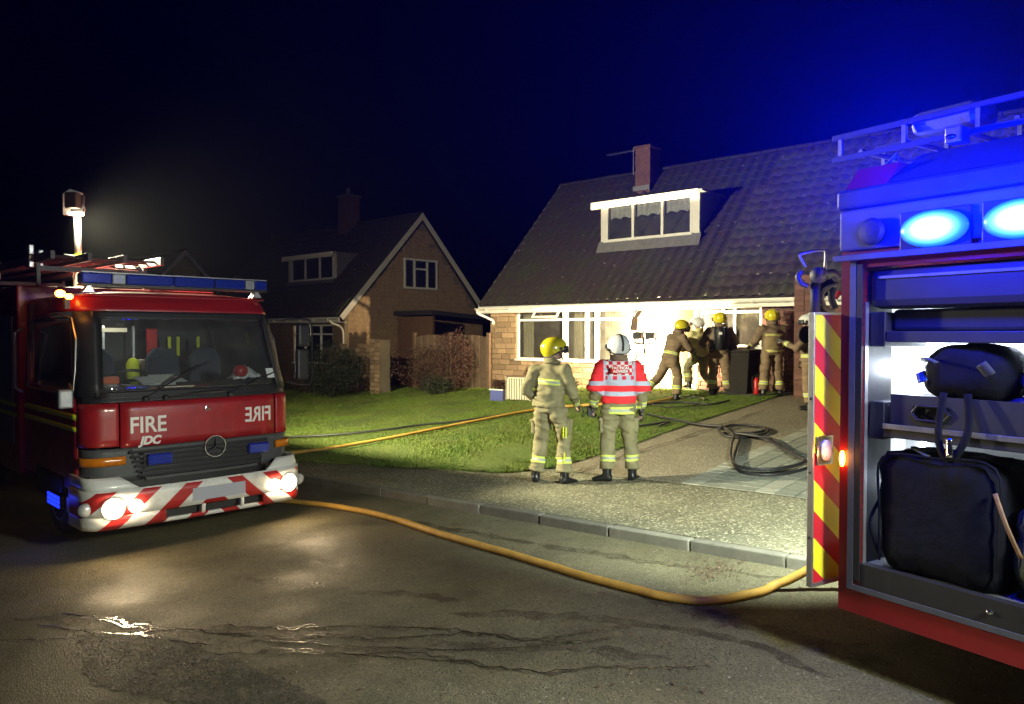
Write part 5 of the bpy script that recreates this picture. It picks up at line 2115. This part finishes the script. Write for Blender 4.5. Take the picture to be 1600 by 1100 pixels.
def person(label, loc, yaw, pose=None, sc_=1., jm='turnout_j', tm='turnout_t', hm='helmY', head_yaw=0., head_pitch=0., hem=.93, group='firefighters at the scene',
           feet=(0, 0), voxel=.02, tabard=False, ba=False, band=False, seed=0, wrl=.016, glovem='glove', detail=True, wide=1.08):
    J = {k: Vector(v) for k, v in {**STAND, **(pose or {})}.items()}
    root = empty('person', loc, yaw, label, 'person', group)
    root.scale = (sc_ * wide, sc_ * wide, sc_)
    H = J['head']
    hy = Matrix.Translation(H) @ Matrix.Rotation(head_yaw, 4, 'Z') @ Matrix.Rotation(head_pitch, 4, 'X')
    up = (J['neck'] - J['pelvis']).normalized()
    # --- body: one continuous figure
    b = MB()
    b.tube([J['pelvis'] - up * .06, J['pelvis'], J['waist'], J['chest'], J['neck'] - up * .09, J['neck'] - up * .03], [(.14, .10), (.155, .11), (.14, .10), (.17, .115), (.12, .08), (.06, .06)], 16, side=Vector((0, 1, 0)))
    b.tube([J['neck'] - up * .08, J['neck'], H - (H - J['neck']) * .2], [.065, .055, .055], 12)
    for s in 'LR':
        b.ball(J['sh' + s], .062)
        limb(b, [J['sh' + s], J['el' + s], J['wr' + s]], [.055, .042, .028])
        limb(b, [J['hip' + s], J['kn' + s], J['an' + s] + Vector((0, 0, -.02))], [.09, .062, .045])
        b.ball(J['kn' + s], .06)
        sd = Vector((1 if s == 'L' else -1, 0, 0))
        d = (J['wr' + s] - J['el' + s]).normalized()
        hand(b, J['wr' + s], d, Vector((0, 1, 0)) * .8 + sd * .4, .96, .5, sd)
    # head with face
    b.X = hy
    b.ball((0, 0, .0), (.075, .095, .11), 18, 12)
    b.ball((0, .035, -.055), (.055, .055, .055), 12, 8)
    b.add([(-.014, .09, -.028), (.014, .09, -.028), (0, .118, -.03), (-.008, .092, .02), (.008, .092, .02), (0, .09, -.04)],
          [(0, 2, 3), (1, 4, 2), (3, 2, 4), (0, 5, 2), (1, 2, 5), (0, 3, 4, 1, 5)])
    for s in (-1, 1):
        b.ball((s * .078, -.005, -.015), (.012, .022, .034), 8, 6)
    b.X = Matrix.Identity(4)
    me = remeshed(b, 'body', .0105 if detail else .016, 1)
    me.materials.append(MT['skin'])
    inst('body', me, root)
    b = MB()
    b.X = hy
    for s in (-1, 1):
        b.ball((s * .03, .083, .012), (.013, .01, .009), 8, 6)
    b.build('eyes', 'upvc', root)
    b = MB()
    b.X = hy
    b.ball((0, .088, -.062), (.024, .01, .006), 8, 5)
    b.build('mouth', 'redd', root)
    b = MB()
    b.X = hy
    b.ball((0, -.022, .012), (.081, .09, .105), 14, 10)
    b.build('hair', 'hair', root, smooth=True)
    # --- trousers
    b = MB()
    b.tube([J['pelvis'] + up * .10, J['pelvis'], J['pelvis'] - up * .08], [(.165, .125), (.185, .14), (.17, .13)], 16, side=Vector((0, 1, 0)))
    for s in 'LR':
        h, k, a = J['hip' + s], J['kn' + s], J['an' + s]
        m1 = h.lerp(k, .5)
        m2 = k.lerp(a, .5)
        limb(b, [h + Vector((0, 0, .03)), h - Vector((0, 0, .06)), m1, k, m2, a + (k - a).normalized() * .05], [(.105, .12), (.11, .125), .103, .088, .088, .093])
        b.ball(k, .088)
    me = remeshed(b, 'trousers', voxel, 2, wrl * 1.15, 7, seed)
    vals, tor = [], []
    for v in me.vertices:
        best = None
        for s in 'LR':
            for (p, q, base) in ((J['an' + s], J['kn' + s], 0), (J['kn' + s], J['hip' + s], (J['kn' + s] - J['an' + s]).length)):
                t, d = seg_param(v.co, p, q)
                if best is None or d < best[0]:
                    best = (d, base + t * (q - p).length)
        vals.append(best[1])
    add_attr(me, 'leg', vals)
    me.materials.append(MT[tm])
    inst('trousers', me, root)
    # --- jacket

    def jacket(name, inflate, hemz, sleeve, m, vox):
        b = MB()
        pv = J['pelvis'] + up * (hemz - .98)
        b.tube([pv, pv.lerp(J['waist'], .5), J['waist'], J['chest'], J['neck'] - up * .12, J['neck'] - up * .03, J['neck'] + up * .015],
               [(.20 + inflate, .155 + inflate), (.195 + inflate, .15 + inflate), (.18 + inflate, .14 + inflate), (.205 + inflate, .15 + inflate), (.17 + inflate, .115 + inflate), (.085 + inflate, .08 + inflate), (.072 + inflate, .07 + inflate)],
               18, side=Vector((0, 1, 0)))
        for s in 'LR':
            S, E, Wr = J['sh' + s], J['el' + s], J['wr' + s]
            b.ball(S, .080 + inflate)
            nk = J['neck'] - up * .03
            b.tube([nk - up * .02, nk.lerp(S, .5) - up * .028, S.lerp(nk, .12) - up * .02], [(.06 + inflate, .06 + inflate), (.075 + inflate, .075 + inflate), (.082 + inflate, .08 + inflate)], 12)
            if sleeve:
                limb(b, [S, S.lerp(E, .5), E.lerp(S, .0 - (sleeve - 1) if sleeve > 1 else .0)], [.088 + inflate, .082 + inflate, .085 + inflate])
            else:
                limb(b, [S, S.lerp(E, .5), E, E.lerp(Wr, .5), Wr.lerp(E, .06)], [.085, .077, .068, .064, .058])
                b.ball(E, .068)
        me = remeshed(b, name, vox, 2, wrl, 8, seed + 3)
        arm, tor = [], []
        ax0, ax1 = pv, J['neck']
        for v in me.vertices:
            td, dd = seg_param(v.co, ax0, ax1)
            da = None
            for s in 'LR':
                S, E, Wr = J['sh' + s], J['el' + s], J['wr' + s]
                for p, q, base in ((Wr, E, 0), (E, S, (E - Wr).length)):
                    t, d = seg_param(v.co, p, q)
                    if da is None or d < da[0]:
                        da = (d, base + t * (q - p).length)
            if da[0] > (.108 if name != 'jacket' or jm != 'long_j' or v.co.z > 1.0 or abs(v.co.x) > .27 else .0) or (dd < .12 and da[0] > .06):
                tor.append(td * (ax1 - ax0).length)
                arm.append(2.)
            else:
                tor.append(3.)
                arm.append(da[1])
        add_attr(me, 'arm', arm)
        add_attr(me, 'tor', tor)
        me.materials.append(MT[m])
        return inst(name, me, root)
    jk = jacket('jacket', 0, hem, 0, jm, voxel)
    if tabard:
        jacket('tabard', .016, 1.00, 1.15, 'tabard', .016)
        # label on the back
        py = -.213
        q = MB()
        q.grid(lambda i, j: Vector((lerp(-.105, .105, i), py + .02 * (2 * i - 1) ** 2, lerp(1.385, 1.475, j))), 6, 1)
        lab = q.build('back_label', 'extred', root, solid=.004)
        for tx, zz in (('TACTICAL', 1.437), ('ADVISER', 1.395)):
            tmsh = text_mesh(tx, .045, .001, 0, .0012)
            tmsh.materials.append(MT['letter'])
            o = inst('lettering', tmsh, lab, Matrix.Translation((0, py - .005, zz)) @ Matrix.Rotation(R(90), 4, 'X'))
    b = MB()
    nk = J['neck']
    b.tube([nk + up * .012 + Vector((math.cos(a) * .082, math.sin(a) * .08, 0)) for a in np.linspace(0, 2 * PI, 19)[:-1]], .022, 8, loop=True)
    b.build('collar', 'tabard' if tabard else jm, root, smooth=True)
    if detail:
        for s, kx in (('L', -1), ('R', 1)):
            m1 = J['hip' + s].lerp(J['kn' + s], .55)
            q = boxo('thigh_pocket', tm, root, m1.x + kx * .085 - .03, m1.x + kx * .085 + .03, m1.y - .07, m1.y + .08, m1.z - .09, m1.z + .09, .02)
            boxo('pocket_flap', tm, q, m1.x + kx * .09 - .035, m1.x + kx * .09 + .034, m1.y - .075, m1.y + .085, m1.z + .06, m1.z + .105, .012)
    # --- boots and gloves
    for i, s in enumerate('LR'):
        a = J['an' + s]
        k = J['kn' + s]
        sh = (k - a).normalized()
        fd = Vector((math.sin(feet[i]), math.cos(feet[i]), 0))
        if sh.z < .8:
            fd = (fd - sh * fd.dot(sh)).normalized()
        b = MB()
        dn = Vector((0, 0, -1)) if sh.z > .8 else -sh
        b.tube([a + sh * .15, a, a + dn * .05], [.06, .055, .056], 12)
        b.tube([a - fd * .06 + dn * .055, a + fd * .03 + dn * .05, a + fd * .11 + dn * .065, a + fd * .175 + dn * .075], [(.045, .042), (.05, .048), (.052, .034), (.035, .022)], 12, side=dn)
        me = remeshed(b, 'boot', .014, 1)
        me.materials.append(MT['boot'])
        inst('boot', me, root)
        gb = MB()
        d = (J['wr' + s] - J['el' + s]).normalized()
        sd = Vector((1 if s == 'L' else -1, 0, 0))
        hand(gb, J['wr' + s] + d * .005, d, Vector((0, 1, 0)) * .8 + sd * .4, 1.1, .5, sd)
        gb.build('glove', glovem, root, smooth=True)
    # --- helmet
    hl = empty('helmet', (0, 0, 0))
    hl.parent = root
    hl.matrix_local = hy
    b = MB()
    n, m = 28, 14
    rings = []
    for i in range(m + 1):
        t = i / m
        ring = []
        for k in range(n):
            a = 2 * PI * k / n
            fwd = math.sin(a)
            lowest = -.22 if fwd > .25 else -.22 - .62 * min(1, (.25 - fwd) / .9)
            ang = lerp(PI / 2, lowest, t)
            q = math.cos(ang) ** .82 if t > 0 else .0
            flare = 1.04 if t > .93 else 1.
            ring.append(Vector((.136 * q * flare * math.cos(a), .163 * q * flare * math.sin(a) - .008, .035 + .142 * math.sin(ang))))
        rings.append(ring)
    b.rings(rings[::-1], closed_ends=False)
    sh = b.build('shell', hm, hl, smooth=True)
    b = MB()
    b.tube([Vector((v.x * 1.02, v.y * 1.02, v.z)) for v in rings[-1]], .007, 6, loop=True)
    b.build('rim', 'black', hl)
    b = MB()
    if band:
        # raised black crest band over the crown
        b.tube([Vector((0, -.166 * math.cos(t) - .008, .035 + .148 * math.sin(t))) for t in np.linspace(-.5, PI + .2, 22)], [(.006, .016)] * 22, 6, side=Vector((1, 0, 0)))
        for s in (-1, 1):
            b.tube([Vector((s * .136, .06, .02)), Vector((s * .143, .0, -.005)), Vector((s * .136, -.06, -.02))], .016, 8)
        b.build('crest_band', 'black', hl, smooth=True)
    else:
        b.tube([Vector((0, -.165 * math.cos(t) - .008, .035 + .145 * math.sin(t))) for t in np.linspace(-.1, PI + .1, 20)], [(.005, .012)] * 20, 6, side=Vector((1, 0, 0)))
        b.build('crest', hm, hl, smooth=True)
    b = MB()
    for s in (-1, 1):
        b.X = Matrix.Translation((s * .140, .035, .03)) @ Matrix.Rotation(R(90), 4, 'Y')
        b.lathe([(.02, -.01), (.022, 0), (.018, .01)], 14)
    b.build('side_disc', 'black', hl)
    b = MB()
    b.grid(lambda i, j: Vector((.142 * math.cos(lerp(.45, PI - .45, i)), .170 * math.sin(lerp(.45, PI - .45, i)), lerp(.06, -.03, j) + .0)), 12, 3)
    b.build('visor', 'black' if not band else 'lamp_off', hl, smooth=True, solid=.004)
    b = MB()
    b.grid(lambda i, j: Vector((.112 * math.cos(lerp(PI + .15, 2 * PI - .15, i)), .135 * math.sin(lerp(PI + .15, 2 * PI - .15, i)), lerp(-.08, -.155, j))), 12, 3)
    b.build('neck_cloth', jm if not band else 'shaded_j', hl, smooth=True, solid=.006)
    b = MB()
    b.tube([hy.inverted() @ (hy @ Vector(q)) for q in ((-.10, .03, -.02), (-.075, .07, -.10), (0, .09, -.122), (.075, .07, -.10), (.10, .03, -.02))], .007, 6)
    b.build('chin_strap', 'black', hl)
    if ba:
        bs = empty('breathing_set', (0, 0, 0))
        bs.parent = root
        tilt = Matrix.Translation(J['chest'] + Vector((0, -.185, -.02)))
        bs.matrix_local = tilt
        b = MB()
        b.tube([(0, -.05, -.28), (0, -.05, -.25), (0, -.05, .14), (0, -.05, .2), (0, -.05, .22)], [.03, .078, .08, .05, .02], 16)
        b.build('cylinder', 'black', bs, smooth=True)
        boxo('back_plate', 'black', bs, -.13, .13, -.012, .025, -.3, .2, .02)
        MB().tube([(0, -.132, .1), (.0, -.131, .04)], [(.03, .004)] * 2, 8).build('pale_label', 'paper', bs)
        b = MB()
        for s in (-1, 1):
            b.tube(smooth_path([(s * .10, .0, .15), (s * .13, .08, .215), (s * .15, .22, .15), (s * .16, .34, -.05), (s * .2, .26, -.2), (s * .17, .02, -.26)], 4), [(.025, .008)] * 21, 6, side=Vector((1, 0, 0)))
        b.tube(smooth_path([(-.1, 0, -.25), (-.2, .1, -.28), (-.17, .3, -.28), (0, .36, -.28), (.17, .3, -.28), (.2, .1, -.28), (.1, 0, -.25)], 4), .02, 6)
        b.build('harness', 'black', bs, smooth=True)
    return root, J


def yl(px, py, z=None):
    return G(px, py)


G1 = 'fire officers watching from the pavement'
G2 = 'firefighters working at the front of the house'
p1, _ = person('firefighter in yellow helmet and sand turnout kit standing on the pavement with back turned', G(860, 755), R(-28),
               dict(pelvis=(-.03, 0, .98), waist=(-.02, .02, 1.12), chest=(0, .035, 1.34), neck=(.01, .03, 1.54), head=(.02, .07, 1.69), elL=(-.285, -.09, 1.18), wrL=(-.18, .14, 1.03), elR=(.265, .05, 1.14), wrR=(.22, .28, 1.0), knL=(-.15, .05, .52), anL=(-.18, -.03, .10), knR=(.13, .09, .53), anR=(.17, .03, .1),
                    hipL=(-.1, 0, .95), hipR=(.1, 0, .95)), 1.03, hem=.96, head_yaw=R(-46), head_pitch=R(2), feet=(R(-20), R(30)), voxel=.0155, seed=1, group=G1, wrl=.02)
# bright tape pieces on his right leg
for (x, z0, z1) in ((.20, .60, .74), (.235, .60, .74), (.215, .30, .42)):
    q = MB()
    yy = .0
    q.grid(lambda i, j: Vector((x + .0, -.075 + .02 * i, lerp(z0, z1, j))), 1, 3)
    q.build('leg_tape', 'hivis', p1, solid=.006)
p2, _ = person('officer in white helmet and red chequered tabard lettered TACTICAL ADVISER', G(966, 752), R(-2),
               dict(elL=(-.285, -.07, 1.18), wrL=(-.29, .07, .95), elR=(.27, -.06, 1.17), wrR=(.275, .04, .92), anL=(-.135, -.02, .10), knL=(-.125, .03, .52), anR=(.17, .05, .10), knR=(.14, .06, .52)),
               1.03, jm='long_j', hm='helmW', hem=.86, head_yaw=R(12), head_pitch=R(-2), feet=(R(-75), R(25)), voxel=.0155, tabard=True, band=True, seed=5, group=G1, wrl=.018)
rd = MB().box(-.03, .03, -.02, .02, -.07, .07).build('radio', 'black', p2, bev=.01)
rd.location = (-.33, .10, .88)
b = MB()
b.tube([(-.37, .08, .97), (-.37, .08, 1.05)], .006)
b.tube(smooth_path([(-.4, .08, .9), (-.46, .1, .82), (-.45, .05, .9), (-.47, .06, .98)], 4), .006)
b.build('radio_aerial', 'black', rd)
rd.data.name = 'radio'
for c in rd.children:
    c.matrix_parent_inverse = Matrix.Translation((.37, -.08, -.90))

p3, _ = person('firefighter in yellow helmet and shade-toned turnout kit striding to the door beside the lamp stand', G(1046, 626), R(-62),
               dict(pelvis=(0, .02, .95), waist=(0, .05, 1.08), chest=(0, .13, 1.28), neck=(0, .21, 1.46), head=(0, .29, 1.59), shL=(-.18, .16, 1.39), shR=(.18, .16, 1.39),
                    elL=(-.24, .28, 1.14), wrL=(-.12, .50, 1.10), elR=(.24, .28, 1.12), wrR=(.12, .48, 1.06), hipL=(-.09, .02, .92), hipR=(.09, .02, .92),
                    knL=(-.1, -.16, .52), anL=(-.1, -.52, .22), knR=(.1, .12, .50), anR=(.1, .08, .10)), 1.0, 'shaded_j', 'shaded_t', head_pitch=R(-22), head_yaw=R(-5), seed=9, group=G2, detail=False, wide=1.16)
p4, _ = person('firefighter in white helmet and floodlit-toned yellow jacket stepping through the front door', G(1094, 617), R(25),
               dict(pelvis=(0, .0, .95), chest=(0, .06, 1.30), neck=(0, .08, 1.50), head=(0, .11, 1.65), shL=(-.18, .07, 1.43), shR=(.18, .07, 1.43),
                    elL=(-.26, .16, 1.18), wrL=(-.16, .4, 1.2), elR=(.27, .1, 1.16), wrR=(.2, .32, 1.05), knL=(-.1, .3, .62), anL=(-.1, .22, .25), knR=(.12, .05, .5), anR=(.14, -.3, .20)),
               .97, 'lit_j', 'turnout_t', 'helmW', head_yaw=R(15), seed=13, group=G2, detail=False, wide=1.16)
p5, _ = person('firefighter in yellow helmet with black breathing set strapped on the back', G(1124, 618), R(-12), dict(anL=(-.15, 0, .1), anR=(.16, .03, .1), elL=(-.33, .02, 1.16), wrL=(-.27, .24, 1.05)),
               1.0, 'shaded_j', 'shaded_t', ba=True, head_yaw=R(18), seed=17, group=G2, detail=False, wide=1.16)
p6, _ = person('firefighter in yellow helmet with pale back panel facing the brick wall on the right', G(1206, 620), R(6), dict(elL=(-.30, .05, 1.18), wrL=(-.28, .30, 1.1), elR=(.31, .06, 1.18), wrR=(.28, .3, 1.08), anL=(-.16, 0, .1), anR=(.16, .0, .1)),
               1.01, 'panel_j', 'shaded_t', head_yaw=R(-6), seed=23, group=G2, detail=False, wide=1.16)
p7, _ = person('firefighter in white helmet half hidden behind the open striped door', G(1264, 640), R(70), dict(elL=(-.26, .2, 1.2), wrL=(-.12, .42, 1.32)),
               .97, 'shaded_j', 'shaded_t', 'helmW', seed=29, group=G2, detail=False, wide=1.16)
# round black lamp in the hand of the last one
hl_ = empty('hand_lamp', G(1264, 640) + Vector((-.20, -.25, 1.42)), R(20), 'round black hand lamp held out by the half hidden firefighter', 'hand lamp')
b = MB()
b.X = Matrix.Rotation(R(90), 4, 'X')
b.lathe([(.03, -.1), (.10, -.06), (.155, .02), (.16, .05), (.14, .055)], 22)
b.build('lamp_body', 'black', hl_, smooth=False)
b = MB()
b.tube([(.02, .04, .1), (.1, .12, .16), (.2, .1, .1), (.22, .05, 0), (.03, .03, -.05)], .012, 6)
b.build('handle', 'alu_dull', hl_)

# ------------------------------------------------------------------ lamp stand by the wall
pt = ray(1006, 560)
t_ = 15.55 / pt.dot(N)
q_ = CP + pt * t_
LP = Vector((q_.x, q_.y, gxy(q_.x, q_.y)))
ts = empty('floodlight_stand', LP, ROT, 'black tripod floodlight with twin lamps turned to the front wall', 'floodlight')
b = MB()
for k in range(3):
    a = R(90 + k * 120 + 20)
    b.tube([(math.cos(a) * .06, math.sin(a) * .06, 1.2), (math.cos(a) * .55, math.sin(a) * .5, .0)], .012, 6)
b.build('tripod_leg', 'black', ts)
MB().tube([(0, 0, .5), (0, 0, 1.35)], .016, 8).build('mast', 'black', ts)
b = MB()
b.tube(smooth_path([(-.32, 0, 1.28), (-.36, 0, 1.5), (-.30, 0, 1.85), (-.15, 0, 2.02), (.05, 0, 2.03), (.16, 0, 1.88), (.24, 0, 1.66), (.34, 0, 1.5), (.32, 0, 1.3), (.18, 0, 1.2), (-.18, 0, 1.2)], 4, True), .02, 8, loop=True)
b.tube([(-.30, 0, 1.45), (.32, 0, 1.45)], .018, 8)
b.tube([(-.02, 0, 1.2), (-.02, 0, 1.55)], .02, 8)
b.tube(smooth_path([(-.25, -.03, 1.3), (-.1, -.06, 1.24), (.1, -.06, 1.3), (.25, -.03, 1.24)], 4), .013, 6)
b.build('lamp_frame', 'black', ts, smooth=True)
q = MB()
q.prism([(-.34, 1.5), (-.30, 1.80), (-.16, 1.97), (-.02, 1.99), (-.16, 1.82), (-.20, 1.5)], -.02, .01)
q.build('side_flap', 'wood', ts)
for x in (-.17, .17):
    o = boxo('lamp_body', 'black', ts, x - .11, x + .11, -.06, .06, 1.30, 1.47, .012)
    fn = MB()
    for k in range(5):
        fn.box(x - .10, x + .10, -.085, -.06, 1.315 + k * .032, 1.325 + k * .032)
    fn.build('cooling_fin', 'black', o)
    boxo('lens', 'E_flood', o, x - .095, x + .095, .061, .066, 1.315, 1.455)
    lamp('flood_beam', 'SPOT', (x, .10, 1.40), 9000, (1, .77, .44), ts, .07, (x * 3 + (-.3), 2.0, 1.9), 165, .6)
b = MB()
b.tube(smooth_path([(0, 0, 1.2), (.05, .1, .7), (.2, -.1, .2), (.4, -.2, .02), (.9, -.4, .02), (1.6, -.5, .02)], 5), .01, 6)
b.build('cable', 'black', ts)
gl = empty('ground_lamp', G(1078, 607), 0, 'small lamp glowing green white on the grass before the door', 'lamp')
MB().box(-.12, .12, -.1, .1, .0, .1).build('lamp_case', 'black', gl, bev=.02)
MB().ball((0, -.1, .07), (.085, .03, .045), 14, 8).build('lens', 'E_green', gl)
lamp('ground_glow', 'POINT', (0, -.22, .16), 50, (.8, 1, .5), gl, .06)

# extinguisher beside the firefighter
ex = empty('fire_extinguisher', G(1182, 619), 0, 'red fire extinguisher standing left of the firefighter at the brick wall', 'fire extinguisher')
ex.scale = (.8, .8, .8)
MB().tube([(0, 0, 0), (0, 0, .03), (0, 0, .42), (0, 0, .49), (0, 0, .52)], [.07, .085, .085, .05, .025], 16).build('cylinder', 'extred', ex, smooth=True)
b = MB()
b.bar((-.05, 0, .55), (.09, 0, .57), .03, .03)
b.bar((-.03, 0, .6), (.1, 0, .63), .025, .015)
b.build('trigger', 'black', ex)
MB().tube(smooth_path([(-.04, 0, .56), (-.12, -.02, .5), (-.13, -.03, .3), (-.11, -.03, .12)], 4), .012, 6).build('hose', 'black', ex)
# wheelie bin by the window
wb = empty('wheelie_bin', W(-15.65 + 8.05, 16.2, gz(-7.7, 16.2)), ROT, 'dark wheelie bin standing under the right hand window', 'bin')
b = MB()
b.prism([(-.24, 0), (.24, 0), (.29, .95), (-.29, .95)], -.28, .28)
b.build('bin_body', 'bin', wb, bev=.02)
boxo('bin_lid', 'bin', wb, -.31, .31, -.33, .3, .951, 1.0, .015)
b = MB()
for x in (-.25, .25):
    b.X = Matrix.Translation((x, .26, .1)) @ Matrix.Rotation(R(90), 4, 'Y')
    b.lathe([(.1, -.02), (.1, .02)], 16)
b.build('bin_wheel', 'rubber', wb)


# ------------------------------------------------------------------ hoses
def hose(name, label, pts, r, m, cat='hose', group=None, k=8):
    P = smooth_path(pts, k)
    b = MB()
    P = [p + Vector((noise.noise(Vector((i * .21, 0, r))), noise.noise(Vector((i * .21, 5, r))), 0)) * .016 for i, p in enumerate(P)]
    b.tube(P, [(r * (1 + .10 * noise.noise(Vector((i * .5, 2, 0)))), r * (.95 + .10 * noise.noise(Vector((i * .5, 7, 0))))) for i in range(len(P))], 12)
    return b.build(name, m, None, smooth=True, label=label, cat=cat, group=group)


hp = [G(a, c, .036) for a, c in [(380, 776), (440, 786), (520, 795), (600, 811), (700, 843), (800, 872), (900, 903), (1000, 930), (1050, 941), (1110, 946), (1170, 936)]]
hp += [Vector((2.06, 5.94, .13)), Vector((2.3, 5.90, .27)), Vector((2.62, 5.8, .5)), Vector((2.9, 5.6, .75))]
hose('delivery_hose', 'thick yellow hose lying across the road and rising behind the striped door', hp, .035, 'hoseY')
hose('lawn_hose', 'yellow hose lying across the lawn from the front kerb to the house', [G(a, c, .075) for a, c in [(300, 735), (400, 722), (457, 714), (520, 706), (600, 692), (680, 676), (760, 660), (840, 645), (920, 638), (1000, 636), (1050, 628)]], .032, 'hoseY')
for k, (pp, lb_) in enumerate([
    ([(440, 688), (520, 684), (600, 676), (660, 668), (720, 662), (790, 652)], 'thin dark hose on the lawn left of the two officers, behind the yellow hose'),
    ([(1000, 640), (1030, 634), (1070, 633), (1110, 636), (1140, 630)], 'dark hose on the grass at the feet of the striding firefighter'),
    ([(1005, 633), (1040, 640), (1085, 638), (1100, 628), (1070, 624), (1030, 630)], 'looped dark cable on the grass below the tripod floodlight'),
    ([(1010, 652), (1050, 660), (1090, 668), (1130, 672)], 'dark hose running over the grass edge to the black coil on the drive'),
    ([(990, 672), (1020, 668), (1045, 664), (1030, 671)], 'short dark loop of hose on the grass right of the tabard'),
    ([(1090, 612), (1130, 618), (1180, 622), (1240, 618)], 'black hose along the foot of the house by the brick wall'),
]):
    hose('dark_hose', lb_, [G(a, c, .06) for a, c in pp], .022 if k != 2 else .012, 'hoseB', group='dark hoses on the lawn')
z2 = lambda x, y: (980 + x / 3.93, 640 + y / 3.93)
coil = empty('hose_coil', G(1180, 700), 0, 'black hose dropped in loose loops on the driveway beside the striped door', 'hose')
Mi = Matrix.Translation(-G(1180, 700))
for k, pp in enumerate([
    [(560, 130), (640, 108), (760, 106), (845, 122), (862, 150), (790, 172), (690, 182), (600, 172), (560, 140)],
    [(570, 140), (640, 118), (750, 116), (830, 130), (840, 152), (760, 166), (640, 168)],
    [(600, 150), (652, 190), (640, 250), (636, 330), (670, 385), (760, 406), (900, 408), (1020, 388), (1085, 362), (1060, 330), (980, 285), (860, 225), (760, 180)],
    [(640, 170), (690, 190), (672, 250), (652, 330), (690, 390), (790, 412), (920, 412), (1040, 392), (1110, 372), (1150, 366)],
    [(620, 160), (760, 180), (880, 200), (960, 262), (1040, 312), (1120, 350), (1180, 372)],
    [(640, 178), (740, 190), (850, 214), (950, 278), (1050, 330), (1130, 372), (1190, 392)],
]):
    P = smooth_path([G(*z2(a, c), .03 + .03 * (k % 3)) for a, c in pp], 7)
    b = MB()
    b.X = Mi
    b.tube(P, .021, 10)
    b.build('hose_loop', 'hoseB', coil, smooth=True)

# fallen leaves
b = MB()
random.seed(8)
for k in range(520):
    if k < 160:
        px, py = random.gauss(1110, 25), random.gauss(893, 9)
    elif k < 300:
        px, py = random.uniform(600, 1250), random.uniform(660, 860)
    else:
        px, py = random.uniform(300, 1500), random.uniform(800, 1090)
    try:
        p = G(px, py, .012)
    except Exception:
        continue
    a = random.random() * 6
    s = random.uniform(.008, .02)
    q = Vector((math.cos(a), math.sin(a), random.uniform(-.2, .2))) * s
    r_ = Vector((-math.sin(a), math.cos(a), random.uniform(-.3, .3))) * s * .5
    b.add([p - q, p + r_, p + q, p - r_], [(0, 1, 2, 3)])
b.build('fallen_leaves', 'leafr', None, fix=False, kind='stuff', label='small fallen leaves scattered over the road and pavement', cat='leaves')

# ------------------------------------------------------------------ added haze, spreads the lamps into a lens glow
hz = bpy.data.materials.new('glow_haze')
hz.use_nodes = True
nt = hz.node_tree
nt.nodes.remove(nt.nodes['Principled BSDF'])
pv = nt.nodes.new('ShaderNodeVolumePrincipled')
pv.inputs['Density'].default_value = .00034
pv.inputs['Color'].default_value = (.9, .92, 1, 1)
pv.inputs['Anisotropy'].default_value = .86
nt.links.new(pv.outputs[0], nt.nodes['Material Output'].inputs['Volume'])
MT['haze'] = hz
MB().box(-75, 30, -8, 75, -1.45, 9.5).build('haze', 'haze', None, kind='stuff', label='thin added haze that spreads the lamps into a lens glow', cat='haze')
bpy.context.view_layer.update()
